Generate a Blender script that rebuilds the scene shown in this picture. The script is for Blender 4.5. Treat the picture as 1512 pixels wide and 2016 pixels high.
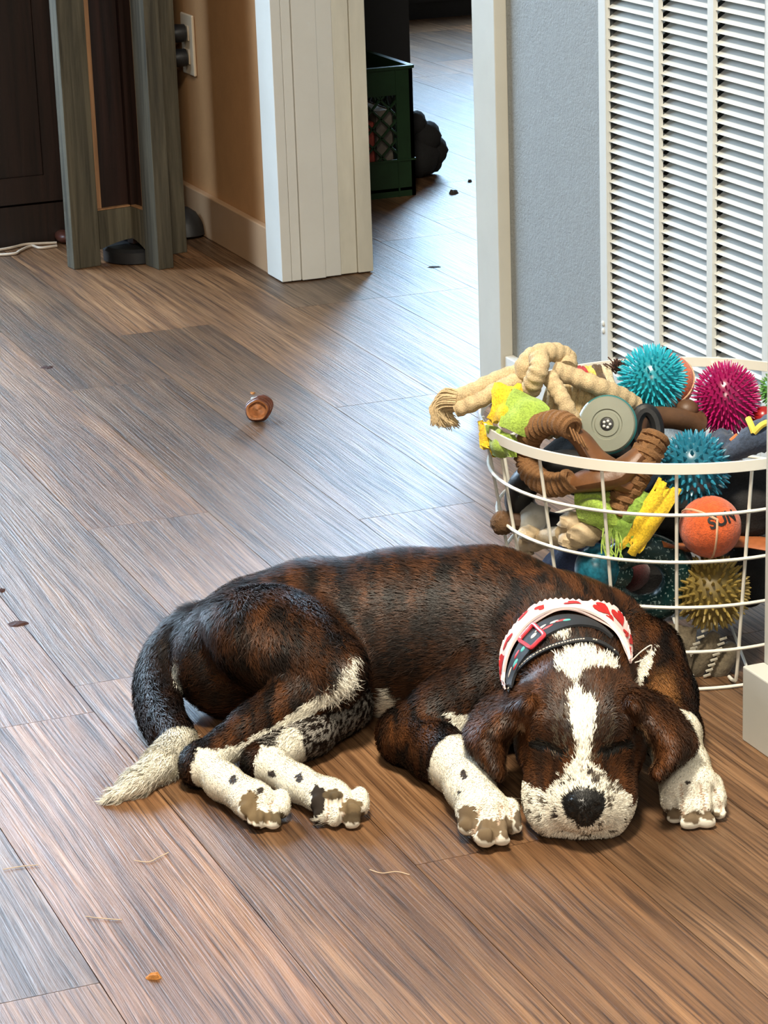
import bpy, bmesh, math, random
import numpy as np
from mathutils import Vector, Matrix

for o in list(bpy.data.objects): bpy.data.objects.remove(o, do_unlink=True)
SC = bpy.context.scene
COL = SC.collection

# ------------------------------------------------------------------ camera
FPX, PITCH, ROLL, YAW, CAMH = 5274.98, 0.309466, 0.0351647, 0.368578, 1.04
def _basis():
    c, s = math.cos(PITCH), math.sin(PITCH)
    fh = np.array([math.sin(YAW), math.cos(YAW), 0]); rt = np.array([math.cos(YAW), -math.sin(YAW), 0]); up = np.array([0, 0, 1.])
    fw = c*fh - s*up; dn = -s*fh - c*up
    cr, sr = math.cos(ROLL), math.sin(ROLL)
    return cr*rt + sr*dn, -sr*rt + cr*dn, fw
CR, CD, CF = _basis()
CAM = np.array([0, 0, CAMH])
E1 = np.array([math.cos(YAW), -math.sin(YAW), 0]); E2 = np.array([math.sin(YAW), math.cos(YAW), 0]); E3 = np.array([0, 0, 1.])
def ray(x, y): return ((x-756)/FPX)*CR + ((y-1008)/FPX)*CD + CF
def onz(x, y, z=0.): v = ray(x, y); return CAM + v*((z-CAMH)/v[2])
def onX(x, y, X): v = ray(x, y); return CAM + v*(X/v[0])
def onY(x, y, Y): v = ray(x, y); return CAM + v*(Y/v[1])
def proj(P):
    q = np.asarray(P, float) - CAM; z = q@CF
    return np.stack([756+FPX*(q@CR)/z, 1008+FPX*(q@CD)/z], -1)
cam = bpy.data.cameras.new('camera'); co = bpy.data.objects.new('camera', cam); COL.objects.link(co)
M = Matrix.Identity(4)
for i in range(3):
    M[i][0] = CR[i]; M[i][1] = -CD[i]; M[i][2] = -CF[i]; M[i][3] = CAM[i]
co.matrix_world = M
cam.sensor_fit = 'VERTICAL'; cam.sensor_height = 24; cam.sensor_width = 18; cam.lens = FPX/2016*24
cam.clip_start = 0.05; cam.clip_end = 60
SC.camera = co

# ------------------------------------------------------------------ world, lights, exposure
W = bpy.data.worlds.new('world'); SC.world = W; W.use_nodes = True
bg = W.node_tree.nodes['Background']; bg.inputs[0].default_value = (0.95, 0.86, 0.78, 1); bg.inputs[1].default_value = 0.07
def area(name, loc, target, sx, sy, power, color, spread=180):
    L = bpy.data.lights.new(name, 'AREA'); L.shape = 'RECTANGLE'; L.size = sx; L.size_y = sy; L.energy = power; L.color = color
    L.spread = math.radians(spread)
    o = bpy.data.objects.new(name, L); COL.objects.link(o); o.location = loc
    o.rotation_euler = (Vector(target)-Vector(loc)).to_track_quat('-Z', 'Y').to_euler()
    return o
# assumed, out of view: warm ceiling lamp over the sitting area, daylight in the patio door and in the window of the far room
area('assumed_ceiling_light', (0.45, 1.55, 2.35), (0.95, 2.35, 0), 0.35, 0.35, 47, (1.0, 0.90, 0.73), 120)
area('added_front_light', (-0.35, -0.55, 1.75), (1.1, 3.0, 0.15), 0.6, 0.6, 34, (1.0, 0.91, 0.76))  # added warm front light behind the camera; no lamp is built there
area('assumed_patio_daylight', (0.08, 5.36, 1.25), (0.62, 3.5, 0.0), 1.9, 1.5, 190, (0.60, 0.80, 1.0))
area('assumed_window_daylight', (3.65, 7.86, 1.45), (2.3, 4.8, 0.0), 1.3, 1.2, 225, (0.50, 0.74, 1.0))
SC.view_settings.view_transform = 'Standard'; SC.view_settings.look = 'None'; SC.view_settings.gamma = 1; SC.view_settings.exposure = 0.0
SC.view_settings.use_curve_mapping = False

# ------------------------------------------------------------------ helpers
def tag(o, label=None, cat=None, group=None, kind=None):
    if label: o['label'] = label
    if cat: o['category'] = cat
    if group: o['group'] = group
    if kind: o['kind'] = kind
    return o
def empty(name, loc=(0, 0, 0), label=None, cat=None, group=None, kind=None):
    o = bpy.data.objects.new(name, None); COL.objects.link(o); o.location = loc; o.empty_display_size = 0.02
    return tag(o, label, cat, group, kind)
def link(name, me, mat=None, parent=None, loc=None):
    o = bpy.data.objects.new(name, me); COL.objects.link(o)
    if mat and not len(me.materials): me.materials.append(mat)
    if parent:
        o.parent = parent
        if loc is None: o.matrix_parent_inverse = Matrix.Translation(-Vector(parent.location))
    if loc is not None: o.location = loc
    return o
def unit(v):
    v = np.asarray(v, float); return v/(np.linalg.norm(v)+1e-12)
def frame(d, up=(0, 0, 1)):
    d = unit(d); up = np.asarray(up, float)
    if abs(d@up) > .95: up = np.array([1., 0, 0])
    x = unit(np.cross(up, d)); y = np.cross(d, x); return x, y, d
def catmull(P, n=8, closed=False):
    P = np.asarray(P, float); m = len(P); out = []
    for i in range(m if closed else m-1):
        if closed: p0, p1, p2, p3 = P[(i-1) % m], P[i], P[(i+1) % m], P[(i+2) % m]
        else: p0, p1, p2, p3 = P[max(i-1, 0)], P[i], P[i+1], P[min(i+2, m-1)]
        for k in range(n):
            t = k/n
            out.append(.5*((2*p1)+(p2-p0)*t+(2*p0-5*p1+4*p2-p3)*t*t+(3*p1-p0-3*p2+p3)*t**3))
    if not closed: out.append(P[-1])
    return np.array(out)
class MB:
    def __init__(s): s.v = []; s.f = []; s.m = []; s.n = 0
    def add(s, V, F, mi=0):
        V = [tuple(map(float, p)) for p in V]
        s.v += V; s.f += [tuple(i+s.n for i in q) for q in F]; s.m += [mi]*len(F); s.n += len(V); return s
    def box(s, a, b, mi=0, ch=0):
        x0, y0, z0 = np.minimum(a, b); x1, y1, z1 = np.maximum(a, b)
        V = [(x0, y0, z0), (x1, y0, z0), (x1, y1, z0), (x0, y1, z0), (x0, y0, z1), (x1, y0, z1), (x1, y1, z1), (x0, y1, z1)]
        return s.add(V, [(0, 3, 2, 1), (4, 5, 6, 7), (0, 1, 5, 4), (1, 2, 6, 5), (2, 3, 7, 6), (3, 0, 4, 7)], mi)
    def prism(s, poly, p0, u, v, w, mi=0):
        """extrude a 2-D polygon (in axes u,v from p0) along the vector w"""
        p0, u, v, w = [np.asarray(k, float) for k in (p0, u, v, w)]; n = len(poly)
        A = [p0+u*a+v*b for a, b in poly]; V = A+[p+w for p in A]
        return s.add(V, [tuple(range(n))[::-1], tuple(range(n, 2*n))]+[(i, (i+1) % n, n+(i+1) % n, n+i) for i in range(n)], mi)
    def tube(s, P, r, n=8, closed=False, caps=True, mi=0, flat=None, up=(0, 0, 1), wob=None):
        P = np.asarray(P, float); m = len(P); r = np.broadcast_to(np.asarray(r, float), (m,))
        V = []; X = None
        for i in range(m):
            if closed: d = P[(i+1) % m]-P[i-1]
            else: d = P[min(i+1, m-1)]-P[max(i-1, 0)]
            d = unit(d)
            if X is None: X, _, _ = frame(d, up)
            X = unit(X-d*(X@d)); Y = np.cross(d, X)
            for k in range(n):
                a = 2*math.pi*k/n; q = r[i]*(1 if wob is None else wob(i, k))
                V.append(P[i]+X*math.cos(a)*q+Y*math.sin(a)*q*(1 if flat is None else flat))
        F = []
        for i in range(m if closed else m-1):
            j = (i+1) % m
            for k in range(n):
                l = (k+1) % n; F.append((i*n+k, i*n+l, j*n+l, j*n+k))
        if caps and not closed:
            F.append(tuple(range(n))[::-1]); F.append(tuple((m-1)*n+k for k in range(n)))
        return s.add(V, F, mi)
    def lathe(s, prof, c, axis=(0, 0, 1), n=24, mi=0, up=(0, 1, 0)):
        x, y, d = frame(axis, up); c = np.asarray(c, float); m = len(prof); V = []
        for r, h in prof:
            for k in range(n):
                a = 2*math.pi*k/n; V.append(c+d*h+(x*math.cos(a)+y*math.sin(a))*max(r, 1e-5))
        F = [(i*n+k, i*n+(k+1) % n, (i+1)*n+(k+1) % n, (i+1)*n+k) for i in range(m-1) for k in range(n)]
        F.append(tuple(range(n))[::-1]); F.append(tuple((m-1)*n+k for k in range(n)))
        return s.add(V, F, mi)
    def ball(s, c, r, nu=20, nv=12, R=None, noise=None, mi=0):
        c = np.asarray(c, float); r = np.broadcast_to(np.asarray(r, float), (3,)); R = np.eye(3) if R is None else np.asarray(R)
        V = []
        for j in range(nv+1):
            th = math.pi*j/nv
            for k in range(nu):
                a = 2*math.pi*k/nu
                d = np.array([math.sin(th)*math.cos(a), math.sin(th)*math.sin(a), math.cos(th)])
                q = 1 if noise is None else 1+noise(d)
                V.append(c+R@(d*r*q))
        F = [(j*nu+k, (j+1)*nu+k, (j+1)*nu+(k+1) % nu, j*nu+(k+1) % nu) for j in range(nv) for k in range(nu)]
        return s.add(V, F, mi)
    def grid(s, fn, nu, nv, th=0.003, mi=0):
        """thick sheet from fn(u,v)->point"""
        P = np.array([[fn(i/nu, j/nv) for j in range(nv+1)] for i in range(nu+1)], float)
        du = np.gradient(P, axis=0); dv = np.gradient(P, axis=1); N = np.cross(du, dv); N /= np.linalg.norm(N, axis=2, keepdims=True)+1e-12
        A = (P+N*th/2).reshape(-1, 3); B = (P-N*th/2).reshape(-1, 3); w = nv+1; o = len(A)
        F = []
        for i in range(nu):
            for j in range(nv):
                a, b, c, d = i*w+j, (i+1)*w+j, (i+1)*w+j+1, i*w+j+1
                F.append((a, b, c, d)); F.append((o+a, o+d, o+c, o+b))
        for i in range(nu):
            F.append((i*w, o+i*w, o+(i+1)*w, (i+1)*w)); a = i*w+nv; F.append((a, a+w, o+a+w, o+a))
        for j in range(nv):
            F.append((j, j+1, o+j+1, o+j)); a = nu*w+j; F.append((a, o+a, o+a+1, a+1))
        return s.add(np.vstack([A, B]), F, mi)
    def mesh(s, name, smooth=True, sharp=35):
        me = bpy.data.meshes.new(name); me.from_pydata(s.v, [], s.f)
        if any(s.m): me.polygons.foreach_set('material_index', s.m)
        bm = bmesh.new(); bm.from_mesh(me); bmesh.ops.remove_doubles(bm, verts=bm.verts, dist=1e-6); bmesh.ops.recalc_face_normals(bm, faces=bm.faces); bm.to_mesh(me); bm.free()
        if smooth:
            me.polygons.foreach_set('use_smooth', [True]*len(me.polygons)); me.set_sharp_from_angle(angle=math.radians(sharp))
        return me
    def build(s, name, mat, parent=None, smooth=True, sharp=35, loc=None, bevel=0):
        me = s.mesh(name, smooth, sharp)
        for m in (mat if isinstance(mat, (list, tuple)) else [mat]): me.materials.append(m)
        o = link(name, me, None, parent, loc)
        if bevel:
            b = o.modifiers.new('bevel', 'BEVEL'); b.width = bevel; b.segments = 2; b.limit_method = 'ANGLE'
        return o
def struct(name, mb, mat, parent=None, smooth=False, bevel=0):
    o = mb.build(name, mat, parent, smooth=smooth, bevel=bevel)
    if not parent: o['kind'] = 'structure'
    return o

# ------------------------------------------------------------------ materials
class NT:
    def __init__(s, name):
        s.m = bpy.data.materials.new(name); s.m.use_nodes = True; s.t = s.m.node_tree; s.b = s.t.nodes['Principled BSDF']
    def n(s, typ, **kw):
        k = s.t.nodes.new(typ)
        for a, v in kw.items():
            if a.startswith('i_'): k.inputs[a[2:].replace('_', ' ')].default_value = v
            else: setattr(k, a, v)
        return k
    def l(s, a, b): s.t.links.new(a, b)
    def coord(s, kind='Object', scale=(1, 1, 1), add=None):
        tc = s.n('ShaderNodeTexCoord'); mp = s.n('ShaderNodeMapping'); mp.inputs['Scale'].default_value = scale
        s.l(tc.outputs[kind], mp.inputs['Vector']); return mp
    def noise(s, vec, scale, detail=4, rough=.6, dist=0):
        k = s.n('ShaderNodeTexNoise'); k.inputs['Scale'].default_value = scale; k.inputs['Detail'].default_value = detail
        k.inputs['Roughness'].default_value = rough; k.inputs['Distortion'].default_value = dist; s.l(vec, k.inputs['Vector']); return k
    def ramp(s, fac, stops):
        k = s.n('ShaderNodeValToRGB'); e = k.color_ramp.elements
        while len(e) < len(stops): e.new(.5)
        for q, (p, c) in zip(e, stops): q.position = p; q.color = (*c, 1) if len(c) == 3 else c
        s.l(fac, k.inputs['Fac']); return k
    def mix(s, fac, a, b, mode='MIX'):
        k = s.n('ShaderNodeMix', data_type='RGBA', blend_type=mode)
        for idx, v in ((0, fac), (6, a), (7, b)):
            if hasattr(v, 'links') or hasattr(v, 'is_output'): s.l(v, k.inputs[idx])
            else: k.inputs[idx].default_value = v if idx == 0 else ((*v, 1) if len(v) == 3 else v)
        return k.outputs[2]
    def bump(s, h, strength=.3, dist=.002):
        k = s.n('ShaderNodeBump'); k.inputs['Strength'].default_value = strength; k.inputs['Distance'].default_value = dist
        s.l(h, k.inputs['Height']); s.l(k.outputs[0], s.b.inputs['Normal']); return k
def M_(name, col, rough=.5, var=.15, scale=60, bump=0., bscale=None, bdist=.001, metal=0., spec=.5, stretch=(1, 1, 1), coat=0., trans=0., kind='Object', sss=0., sheen=0.):
    k = NT(name); mp = k.coord(kind, stretch); nz = k.noise(mp.outputs[0], scale, 5, .6)
    lo = tuple(c*(1-var) for c in col); hi = tuple(min(1, c*(1+var)) for c in col)
    rp = k.ramp(nz.outputs['Fac'], [(.3, lo), (.7, hi)]); k.l(rp.outputs[0], k.b.inputs['Base Color'])
    k.b.inputs['Roughness'].default_value = rough; k.b.inputs['Metallic'].default_value = metal; k.b.inputs['Specular IOR Level'].default_value = spec
    k.b.inputs['Coat Weight'].default_value = coat; k.b.inputs['Transmission Weight'].default_value = trans
    if sheen: k.b.inputs['Sheen Weight'].default_value = sheen
    if sss: k.b.inputs['Subsurface Weight'].default_value = sss; k.b.inputs['Subsurface Scale'].default_value = .004
    if bump:
        b = k.noise(mp.outputs[0], bscale or scale*2, 4, .6); k.bump(b.outputs['Fac'], bump, bdist)
    return k.m

def mat_floor():
    k = NT('vinyl_plank'); oi = k.n('ShaderNodeObjectInfo'); tc = k.n('ShaderNodeTexCoord'); geo = k.n('ShaderNodeNewGeometry')
    off = k.n('ShaderNodeVectorMath', operation='SCALE'); k.l(oi.outputs['Random'], off.inputs['Scale']); off.inputs[0].default_value = (37., 91., 13.)
    ad = k.n('ShaderNodeVectorMath', operation='ADD'); k.l(geo.outputs['Position'], ad.inputs[0]); k.l(off.outputs[0], ad.inputs[1])
    def mp(sc):
        m = k.n('ShaderNodeMapping'); m.inputs['Scale'].default_value = sc; k.l(ad.outputs[0], m.inputs['Vector']); return m.outputs[0]
    warp = k.noise(mp((5, 1.3, 1)), 1.0, 3, .5)
    wv = k.n('ShaderNodeVectorMath', operation='SCALE'); k.l(warp.outputs['Color'], wv.inputs[0]); wv.inputs['Scale'].default_value = .03
    ad2 = k.n('ShaderNodeVectorMath', operation='ADD'); k.l(ad.outputs[0], ad2.inputs[0]); k.l(wv.outputs[0], ad2.inputs[1])
    def mp2(sc):
        m = k.n('ShaderNodeMapping'); m.inputs['Scale'].default_value = sc; k.l(ad2.outputs[0], m.inputs['Vector']); return m.outputs[0]
    fine = k.noise(mp2((380, 6, 1)), 1.0, 5, .65)
    mid = k.noise(mp2((100, 2.6, 1)), 1.0, 4, .6)
    big = k.noise(mp2((12, 1.6, 1)), 1.0, 4, .55)
    blot = k.noise(mp((3, 3, 1)), 1.0, 3, .5)
    c1 = k.ramp(mid.outputs['Fac'], [(.28, (.090, .050, .027)), (.5, (.188, .112, .060)), (.72, (.285, .186, .108))])
    c2 = k.ramp(big.outputs['Fac'], [(.3, (.55, .50, .47)), (.7, (1.15, 1.1, 1.06))])
    cc = k.mix(1.0, c1.outputs[0], c2.outputs[0], 'MULTIPLY')
    c3 = k.ramp(fine.outputs['Fac'], [(.36, (.26, .21, .18)), (.47, (.9, .88, .86)), (.66, (1.35, 1.32, 1.28))])
    cc = k.mix(.9, cc, c3.outputs[0], 'MULTIPLY')
    pr = k.ramp(oi.outputs['Random'], [(0, (.66, .67, .72)), (.35, (.93, .90, .88)), (.7, (1.10, 1.0, .90)), (1, (1.28, 1.12, .98))])
    cc = k.mix(1.0, cc, pr.outputs[0], 'MULTIPLY')
    c4 = k.ramp(blot.outputs['Fac'], [(.35, (.85, .83, .82)), (.65, (1.1, 1.08, 1.06))])
    cc = k.mix(1.0, cc, c4.outputs[0], 'MULTIPLY')
    k.l(cc, k.b.inputs['Base Color'])
    rr = k.ramp(fine.outputs['Fac'], [(.3, (.48,)*3), (.7, (.30,)*3)]); k.l(rr.outputs[0], k.b.inputs['Roughness'])
    k.b.inputs['Specular IOR Level'].default_value = .5
    k.bump(fine.outputs['Fac'], .7, .0014)
    return k.m
def mat_wood(name, dark, light, sc=(70, 70, 3), rough=.6, bump=.5, axis_big=3):
    k = NT(name); mp = k.coord('Object', sc); nz = k.noise(mp.outputs[0], 1.0, 5, .65, .4)
    mp2 = k.coord('Object', tuple(v*.22 for v in sc)); n2 = k.noise(mp2.outputs[0], 1.0, 3, .5, .8)
    r1 = k.ramp(nz.outputs['Fac'], [(.32, dark), (.68, light)]); r2 = k.ramp(n2.outputs['Fac'], [(.3, (.7, .7, .7)), (.7, (1.15, 1.12, 1.08))])
    k.l(k.mix(1.0, r1.outputs[0], r2.outputs[0], 'MULTIPLY'), k.b.inputs['Base Color']); k.b.inputs['Roughness'].default_value = rough
    k.bump(nz.outputs['Fac'], bump, .001); return k.m

m_floor = mat_floor()
m_sub = M_('subfloor', (.03, .022, .018), .9)
m_stucco = M_('grey_stucco_paint', (.27, .288, .285), .75, .06, 60, .9, 260, .002)
m_tan = M_('tan_warm_lit_paint', (.48, .25, .105), .7, .05, 30, .35, 240, .001)  # tan paint with the hall's orange light mixed into its colour
m_white = M_('white_semigloss_trim', (.71, .70, .65), .4, .04, 8, .06, 60, .0008)
m_offw = M_('off_white_paint', (.52, .51, .46), .5, .05, 12, .15, 90, .0008)
m_worn = M_('worn_white_trim', (.66, .63, .53), .5, .16, 14, .12, 80, .0008, stretch=(1, 1, .25))
m_cream = M_('cream_trim', (.52, .50, .43), .45, .05, 10)
m_vent = M_('vent_enamel', (.62, .63, .60), .45, .03, 10)
m_ventback = M_('vent_dark', (.012, .014, .012), .9)
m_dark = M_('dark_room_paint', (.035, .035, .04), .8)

# ------------------------------------------------------------------ setting
XW, YN, YD0, YD1 = 1.517, 2.176, 3.472, 4.338      # wall plane, near wall end, doorway
X0 = 0.81; PW = 0.161; PL = 1.09
floor = struct('floor', MB().box((-1.3, 0.4, -.03), (5.2, 8.1, -.0085)), m_sub)
rng = random.Random(4)
def plank(x0, x1, y0, y1):
    g, t = .00045, .008; a0, a1, b0, b1 = x0+g, x1-g, y0+g, y1-g
    V = [(a0, b0, -t), (a1, b0, -t), (a1, b1, -t), (a0, b1, -t), (a0, b0, 0), (a1, b0, 0), (a1, b1, 0), (a0, b1, 0)]
    F = [(0, 3, 2, 1), (4, 5, 6, 7)]
    for i in range(4):
        j = (i+1) % 4; F += [(i, j, 4+j, 4+i)]
    cx, cy = (x0+x1)/2, (y0+y1)/2
    me = bpy.data.meshes.new('plank'); me.from_pydata([(p[0]-cx, p[1]-cy, p[2]) for p in V], [], F); me.materials.append(m_floor)
    o = bpy.data.objects.new('plank', me); COL.objects.link(o); o.parent = floor; o.location = (cx, cy, 0)
joint = {0: 2.05, -3: 1.955, -1: 2.62, -2: 1.45, 1: 2.72, 2: 1.93, 3: 2.44}
for kx in range(-13, 27):
    x0 = X0+PW*kx; off = joint.get(kx, rng.uniform(0, PL)); y = off-PL*math.ceil((off-.4)/PL)
    ymax = 8.1 if kx >= 3 else 5.45
    ymin = .4 if kx < 9 else 2.4
    while y < ymax:
        a, b = max(y, .4), min(y+PL, ymax)
        if b-a > .02 and b > ymin: plank(x0, x0+PW, a, b)
        y += PL

# right wall with doorway and vent opening, tan wall beyond the doorway
VY0, VY1, VZ0, VZ1 = 2.655, 3.088, .13, .95
w = MB()
for a, b in (((XW, YN-.02, 0), (XW+.155, VY0, 2.4)), ((XW, VY1, 0), (XW+.155, YD0-.012, 2.4)), ((XW, VY0, 0), (XW+.155, VY1, VZ0)), ((XW, VY0, VZ1), (XW+.155, VY1, 2.4)), ((XW, YD0-.012, 2.06), (XW+.155, YD1+.012, 2.4))): w.box(a, b)
struct('wall_right', w, m_stucco)
struct('wall_hall', MB().box((XW, YD1+.012, 0), (XW+.155, 5.4, 2.4)), m_tan)
struct('wall_near', MB().box((1.238, -.4, 0), (1.672, YN, 2.4)), m_offw)
struct('baseboard_near', MB().box((1.2135, -.4, 0), (1.2375, YN, .079)), m_offw, bevel=.0015)
struct('baseboard_right', MB().box((XW-.014, YN+.001, 0), (XW, YD0-.080, .082)), m_white, bevel=.0015)
struct('baseboard_hall', MB().box((XW-.014, YD1+.075, 0), (XW, 5.399, .082)), M_('warm_lit_trim', (.46, .29, .17), .4, .06, 10), bevel=.002)  # white baseboard tinted brown, standing in for dim warm light
# back wall with an assumed patio door to the left of the cabinet (out of frame), far room with an assumed window
w = MB()
for a, b in (((-1.3, 5.4, 0), (-.85, 5.5, 2.4)), ((1.02, 5.4, 0), (XW+.155, 5.5, 2.4)), ((-.85, 5.4, 2.05), (1.02, 5.5, 2.4))): w.box(a, b)
struct('wall_back', w, m_tan)
d = empty('assumed_patio_door', (.085, 5.45, 0), kind='structure')  # assumed door out of view, where the cool daylight enters
f = MB()
for a, b in (((-.85, 5.42, 0), (-.79, 5.48, 2.05)), ((.96, 5.42, 0), (1.02, 5.48, 2.05)), ((.055, 5.42, 0), (.115, 5.48, 2.05)), ((-.79, 5.42, 0), (.96, 5.48, .06)), ((-.79, 5.42, 1.99), (.96, 5.48, 2.05))): f.box(a, b)
f.build('door_frame', m_white, d, smooth=False)
k = NT('clear_glass'); k.b.inputs['Transmission Weight'].default_value = 1; k.b.inputs['Roughness'].default_value = 0; k.b.inputs['Base Color'].default_value = (.9, .95, 1, 1); m_glass = k.m
for a, b in ((-.79, .055), (.115, .96)): MB().box((a, 5.447, .06), (b, 5.453, 1.99)).build('pane', m_glass, d, smooth=False)
w = MB()
for a, b in (((1.7, 7.95, 0), (3.0, 8.05, 2.4)), ((4.3, 7.95, 0), (5.2, 8.05, 2.4)), ((3.0, 7.95, 0), (4.3, 8.05, .85)), ((3.0, 7.95, 2.05), (4.3, 8.05, 2.4))): w.box(a, b)
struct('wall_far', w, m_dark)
d = empty('assumed_far_window', (3.65, 8.0, .85), kind='structure'); f = MB()  # assumed window out of view, where the far room's daylight enters
for a, b in (((3.0, 7.97, .85), (3.05, 8.03, 2.05)), ((4.25, 7.97, .85), (4.3, 8.03, 2.05)), ((3.625, 7.97, .85), (3.675, 8.03, 2.05)), ((3.05, 7.97, .85), (4.25, 8.03, .9)), ((3.05, 7.97, 2.0), (4.25, 8.03, 2.05))): f.box(a, b)
f.build('window_frame', m_white, d, smooth=False)
for a, b in ((3.05, 3.625), (3.675, 4.25)): MB().box((a, 7.997, .9), (b, 8.003, 2.0)).build('pane', m_glass, d, smooth=False)

# door frame: casings on the wall face and the stepped far jamb that faces us
tf = empty('trim_1', (1.58, YD1, 0), kind='structure')
def board(x0, x1, y0, y1, mat, nm, z1=2.05): MB().box((x0, y0, .002), (x1, y1, z1)).build(nm, mat, tf, smooth=False, bevel=.0012)
board(XW-.018, XW, YD1-.004, YD1+.074, m_white, 'casing')
jx = [XW-.018]+[float(onz(x, y)[0]) for x, y in ((600, 557), (649, 552), (681, 548), (712, 543))]+[XW+.155]
for i, (dy, m, nm) in enumerate(((-.004, m_white, 'casing_return'), (-.0075, m_white, 'door_stop'), (-.002, m_white, 'jamb_board'), (.002, m_worn, 'jamb_board'), (-.001, m_worn, 'casing_return'))):
    board(max(jx[i], XW+.0005) if i == 0 else jx[i]+.0006, jx[i+1]-.0004, YD1+dy, YD1+.012, m, nm)
t2 = empty('trim_2', (XW, YD0, 0), kind='structure')
MB().box((XW-.019, YD0-.078, .002), (XW, YD0, 2.06)).build('casing', m_cream, t2, smooth=False, bevel=.0015)
MB().box((XW+.0005, YD0-.0115, .002), (XW+.155, YD0, 2.05)).build('jamb_board', m_white, t2, smooth=False)
MB().box((XW-.018, YD0-.078, 2.061), (XW, YD1+.074, 2.13)).build('head_casing', m_white, t2, smooth=False)

# return-air vent
vent = empty('return_air_vent', (XW, (VY0+VY1)/2, VZ0), 'white louvred return air vent in three columns on the grey wall', 'vent')
fy1 = float(onX(1183, 690, XW-.008)[1]); iy1 = float(onX(1196.5, 690, XW-.008)[1])
m1 = [float(onX(x, 690, XW-.008)[1]) for x in (1286.5, 1296.5)]; m2 = [float(onX(x, 690, XW-.008)[1]) for x in (1389, 1400)]; iy0 = float(onX(1499.5, 690, XW-.008)[1])
fy0 = iy0-.024
f = MB()
for a, b in (((XW-.008, fy0, VZ0-.022), (XW-.0005, iy0, VZ1+.022)), ((XW-.008, iy1, VZ0-.022), (XW-.0005, fy1, VZ1+.022)), ((XW-.008, iy0, VZ0-.022), (XW-.0005, iy1, VZ0+.003)), ((XW-.008, iy0, VZ1-.003), (XW-.0005, iy1, VZ1+.022))): f.box(a, b)
f.build('frame', m_vent, vent, smooth=False, bevel=.001)
for a, b in (m1, m2): MB().box((XW-.007, b, VZ0+.003), (XW-.001, a, VZ1-.003)).build('mullion', m_vent, vent, smooth=False)
MB().box((XW+.05, VY0+.002, VZ0+.002), (XW+.06, VY1-.002, VZ1-.002)).build('backing', m_ventback, vent, smooth=False)
for z in (.185, .195): MB().ball((XW-.0085, fy1-.008, z), (.002, .004, .004), 8, 6).build('screw', m_vent, vent)
pitch = .0131
for ya, yb in ((iy0, m2[1]), (m2[0], m1[1]), (m1[0], iy1)):
    L = yb-ya; s = MB()
    pr = [(-.0055, -.0062), (-.0045, -.0066), (.0145, .0058), (.0138, .0068)]
    s.prism(pr, (0, -L/2, 0), (1, 0, 0), (0, 0, 1), (0, L, 0)); sm = s.mesh('slat', False); sm.materials.append(m_vent)
    for i in range(int((VZ1-VZ0-.012)/pitch)):
        o = bpy.data.objects.new('slat', sm); COL.objects.link(o); o.parent = vent
        o.location = (0.0015, (ya+yb)/2-vent.location.y, .0115+pitch*i)

# ------------------------------------------------------------------ the dog: one continuous surface from a blended distance field
DO = onz(900, 1450, 0)
def L(px, py, c):
    p = onz(px, py, c)-DO; return np.array([p@E1, p@E2, c])
def to_world(Q): Q = np.asarray(Q); return DO+Q[..., 0:1]*E1+Q[..., 1:2]*E2+Q[..., 2:3]*E3
A0 = np.array([-.38, -.30, -.012]); A1 = np.array([.30, .30, .225]); HS = .0021
NX, NY, NZ = [int(math.ceil(v)) for v in (A1-A0)/HS]
gx, gy, gz = [A0[i]+HS*np.arange(n, dtype=np.float32) for i, n in enumerate((NX, NY, NZ))]
PR = []      # every primitive: kind, data, group, colour key, hair flow
def cone(a, b, ra, rb, grp, key='coat', k=.012, flow=None):
    a, b = np.asarray(a, float), np.asarray(b, float)
    PR.append(dict(t='c', a=a, b=b, ra=ra, rb=rb, g=grp, key=key, k=k, flow=unit(b-a) if flow is None else unit(flow)))
def elli(c, r, grp, key='coat', k=.012, flow=(-1, 0, 0), R=None):
    PR.append(dict(t='e', c=np.asarray(c, float), r=np.broadcast_to(np.asarray(r, float), (3,)).copy(), g=grp, key=key, k=k, flow=unit(flow), R=np.eye(3) if R is None else R))
def chain(pts, grp, key='coat', k=.012, n=1):
    for (p, r), (q, s) in zip(pts[:-1], pts[1:]): cone(p, q, r, s, grp, key, k)
def pdist(p, X):
    if p['t'] == 'c':
        ab = p['b']-p['a']; t = np.clip(((X-p['a'].astype(np.float32))@ab.astype(np.float32))/(ab@ab), 0, 1)
        return np.linalg.norm(X-(p['a']+t[..., None]*ab).astype(np.float32), axis=-1)-(p['ra']+(p['rb']-p['ra'])*t)
    q = ((X-p['c'].astype(np.float32))@p['R'].astype(np.float32))/p['r'].astype(np.float32)   # columns of R are the axes
    n = np.linalg.norm(q, axis=-1); g = np.linalg.norm(q/p['r'].astype(np.float32), axis=-1)+1e-9
    return n*(n-1)/g
def pbox(p):
    if p['t'] == 'c':
        return np.minimum(p['a']-p['ra'], p['b']-p['rb']), np.maximum(p['a']+p['ra'], p['b']+p['rb'])
    m = p['r'].max(); return p['c']-m, p['c']+m
def smin(a, b, k):
    h = np.maximum(k-np.abs(a-b), 0)/k; return np.minimum(a, b)-h*h*k*.25

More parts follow.
